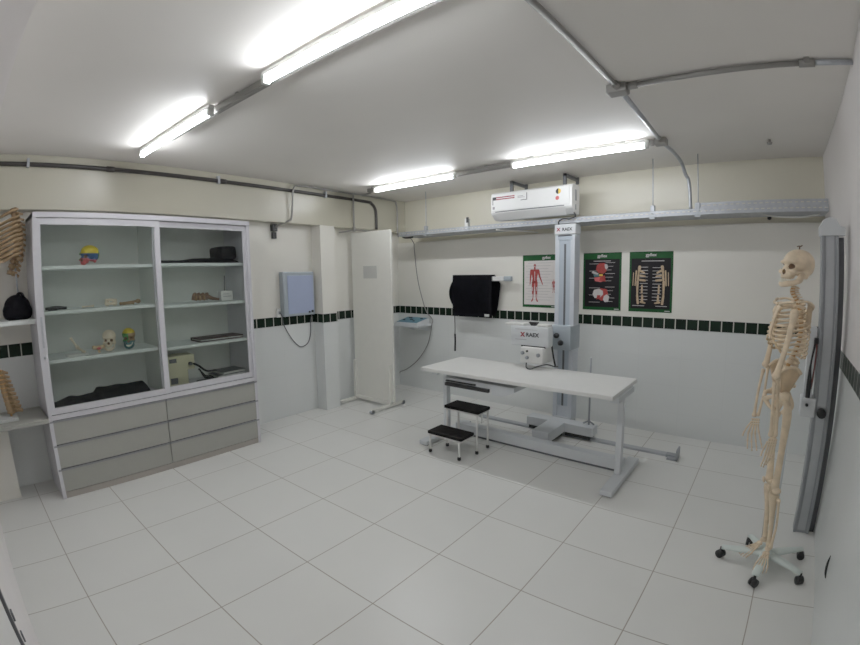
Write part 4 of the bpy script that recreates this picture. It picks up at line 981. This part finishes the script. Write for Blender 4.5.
    for v in np.linspace(0, 1, 7):
        row = []
        for u in np.linspace(0, 1, 8):
            ang = -.55 + 2.15 * u              # sweeps front to back along the crest
            rr = (1 - v)
            x = .078 + .052 * rr * math.sin(.5 + 1.9 * u)
            yv = .024 + (-.07 + .12 * u) * (.38 + .62 * rr)
            z = 1.06 + .155 * rr * math.sin(.75 + 1.7 * u) ** .6
            row.append((s * (x - .012 * u), yv, z))
        rows.append(row)
    m.grid(rows, thick=.009)
    m.tube([rows[0][i] for i in range(8)], .0085, seg=8, n=3)
    m.ball((s * .085, .018, 1.04), (.03, .034, .036))
    m.tube([(s * .082, .0, 1.04), (s * .055, -.05, 1.035), (s * .012, -.068, 1.01)], [.019, .011, .015], seg=9, n=4)
    m.tube([(s * .012, -.068, 1.008), (s * .04, -.045, .965), (s * .06, .0, .94)], [.013, .0095, .016], seg=9, n=4)
    m.tube([(s * .08, .03, 1.03), (s * .068, .04, .98), (s * .06, .01, .94)], [.024, .017, .019], seg=9, n=4); m.build('hip_bone', t)
    # leg
    kn = (s * .062, -.035, .50); hp = (s * .08, .018, 1.035); an = (s * .055, -.012, .125)
    m = MB(M_BONE, xf=XF, warp=WARP)
    m.ball((s * .09, .016, 1.035), .0245); m.tube([(s * .09, .015, 1.032), (s * .108, .02, 1.005), (s * .115, .025, .98)], [.017, .016, .021], seg=10, n=4)
    m.tube([(s * .115, .025, 1.0), (s * .11, .022, .95), (s * .098, .0, .8), (s * .082, -.018, .65), (s * .07, -.03, .55), (kn[0], kn[1], .515)], [.021, .0255, .020, .019, .0225, .028], seg=12, n=5)
    m.ball((kn[0] + .02, kn[1] + .008, .505), (.019, .028, .023)); m.ball((kn[0] - .02, kn[1] + .008, .505), (.019, .028, .023)); m.build('femur', t)
    m = MB(M_BONE, xf=XF, warp=WARP); m.ball((kn[0], kn[1] - .034, .515), (.018, .009, .02)); m.build('kneecap', t)
    m = MB(M_BONE, xf=XF, warp=WARP); m.tube([(kn[0], kn[1] + .004, .475), (kn[0], kn[1], .45), (s * .06, -.028, .36), (s * .057, -.018, .22), (an[0], an[1], .14), (an[0] - s * .004, an[1], .118)], [.033, .028, .0180, .0145, .0165, .0185], seg=12, n=5); m.build('tibia', t)
    m = MB(M_BONE, xf=XF, warp=WARP); bone(m, (kn[0] + s * .03, kn[1] + .022, .46), (an[0] + s * .022, an[1] + .006, .108), .0072, 1.9, 1.9, (s * .006, .012, 0)); m.build('fibula', t)
    # foot, dangling with its toes down; each foot turned its own way
    fa = math.radians(-52) if s < 0 else math.radians(-8)
    FX = Matrix.Translation(XF @ Vector(WARP((an[0], an[1], .108)))) @ Matrix.Rotation(fa, 4, 'Z') @ Matrix.Rotation(math.radians(22 if s < 0 else 20), 4, 'X')
    m = MB(M_BONE, xf=FX)
    m.ball((0, -.008, -.008), (.02, .026, .016)); m.tube([(0, .0, -.02), (0, .03, -.034), (0, .048, -.04)], [.016, .018, .016], seg=10, n=4)
    m.ball((.008, -.04, -.018), (.013, .015, .012)); m.ball((-.012, -.04, -.022), (.013, .016, .011))
    for k in range(3): m.ball((-.016 + .015 * k, -.06, -.023), (.0085, .011, .0085))
    for k in range(5):
        x0 = -.02 + .0095 * k; x1 = (-.042 + .019 * k); L = (.062, .07, .072, .068, .06)[k] 
        big = k == (4 if s < 0 else 0); r = .0052 if big else .0038
        a = (x0, -.068, -.024); b = (x1, -.068 - L, -.032); c = (x1 * 1.04, -.068 - L - .025, -.034); d = (x1 * 1.05, -.068 - L - .045, -.038)
        bone(m, a, b, r, 1.6, 1.6, (0, 0, .004), seg=7); bone(m, b, c, r * .95, 1.4, 1.3, seg=7); bone(m, c, d, r * .85, 1.4, 1.2, seg=7)
    m.build('foot', t)
# sacrum
m = MB(M_BONE, xf=XF, warp=WARP); m.tube([(0, .045, 1.065), (0, .075, 1.02), (0, .085, .975), (0, .07, .94)], [.03, .026, .017, .006], seg=12, n=4, flat=(.6, 1.3)); m.build('sacrum', t)
# stand
m = MB(M_WHITE_COOL); m.cyl((BX + .005, BY, .1), (BX - .005, BY + .02, 1.06), .009, seg=12); m.build('pole', t)
m = MB(M_PALE); m.lathe((BX + .005, BY, .06), [(.03, 0), (.042, .006), (.04, .04), (.022, .06), (.015, .09)], 20); hub = m.build('stand_base', t)
hx, hy = BX + .005, BY
for (cx_, cy_) in ((4.868, -2.262), (5.104, -2.515), (5.385, -2.395), (5.388, -2.085), (5.036, -2.03)):
    m = MB(M_PALE); m.tube([(hx, hy, .085), ((hx + cx_) / 2, (hy + cy_) / 2, .085), (cx_, cy_, .075)], [.04, .034, .023], seg=8, n=3, flat=(.5, 1)); lg = m.build('base_leg', t)
    m = MB(M_BLACK)
    a = math.atan2(cy_ - hy, cx_ - hx) + 1.0
    dx, dy = math.cos(a) * .011, math.sin(a) * .011
    for k in (-1, 1): m.cyl((cx_ + k * dx * .3, cy_ + k * dy * .3, .027), (cx_ + k * dx * 2, cy_ + k * dy * 2, .027), .027, seg=16)
    m.cyl((cx_, cy_, .03), (cx_, cy_, .075), .009); m.ball((cx_, cy_, .04), (.02, .02, .018)); m.build('caster', lg)

# ------------------------------------------------------------------ wall stand on the side wall
t = thing('wall_stand', 'tall grey wall-mounted chest stand column behind the skeleton', 'x-ray stand', (5.42, -1.68, 0))
TL = Matrix.Translation((5.335, -1.7, 0)) @ Matrix.Rotation(math.radians(-.9), 4, 'Y')
m = MB(M_GREY, xf=TL); m.b2(0, .018, -.015, .10, 0, 2.09, .003); m.b2(.097, .115, -.015, .10, 0, 2.09, .003); m.b2(.018, .097, -.003, .10, 0, 2.09); m.build('column', t)
m = MB(M_ALU, xf=TL); m.b2(.03, .085, -.006, -.003, .02, 2.06); m.build('front_strip', t)
m = MB(M_DARKGREY, xf=TL); m.b2(.115, .155, .03, .10, 0.0, 2.05); m.build('wall_mount_shade', t)  # one dark strip for the mount and the shadow beside it on the wall
m = MB(M_WHITE_COOL, xf=TL); m.prism([(-.008, 2.06), (-.008, 2.12), (.02, 2.165), (.06, 2.18), (.10, 2.165), (.125, 2.12), (.16, 2.11), (.16, 2.06)], 'y', -.025, .105); m.build('cap', t)
m = MB(M_WHITE_COOL); m.b2(5.245, 5.30, -1.72, -1.62, .87, 1.46, .004); m.b2(5.235, 5.335, -1.735, -1.6, .86, .99, .006); m.build('side_arm', t, 'white side arm plate')
m = MB(M_BLACK); m.cyl((5.275, -1.735, .945), (5.275, -1.75, .945), .011, seg=12); m.build('knob', t)
m = MB(M_BLACK); m.cyl((5.38, -1.72, .895), (5.38, -1.76, .895), .034, .03, 18); m.build('knob', t)
m = MB(M_BLACK); m.tube([(5.29, -1.76, 1.385), (5.285, -1.765, 1.34), (5.27, -1.765, 1.22), (5.272, -1.765, 1.1), (5.272, -1.765, 1.0)], [.012, .008, .007, .016, .016], n=5); m.b2(5.28, 5.31, -1.775, -1.745, 1.36, 1.4, .005); m.build('handle', t, 'black grip and cable')
m = MB(M_REDCBL); m.tube([(5.30, -1.76, 1.37), (5.298, -1.765, 1.25), (5.292, -1.765, 1.12), (5.285, -1.765, 1.06)], .006, n=5); m.build('cable', t)
m = MB(M_BLACK); m.tube([(XR - .001, -2.62, .345), (XR - .008, -2.63, .30), (XR - .008, -2.655, .26), (XR - .002, -2.68, .235)], [.003, .007, .007, .003], n=5)
tag(m.build('cable_stub'), 'short black cable stub on the side wall near the rolling stand', 'cable')

# ------------------------------------------------------------------ colour handling
sc.view_settings.view_transform = 'Standard'
sc.view_settings.look = 'None'
sc.view_settings.exposure = 0.0
sc.view_settings.gamma = 1.25
w = bpy.data.worlds.new('world'); sc.world = w; w.use_nodes = True
w.node_tree.nodes['Background'].inputs['Color'].default_value = (.02, .02, .02, 1)
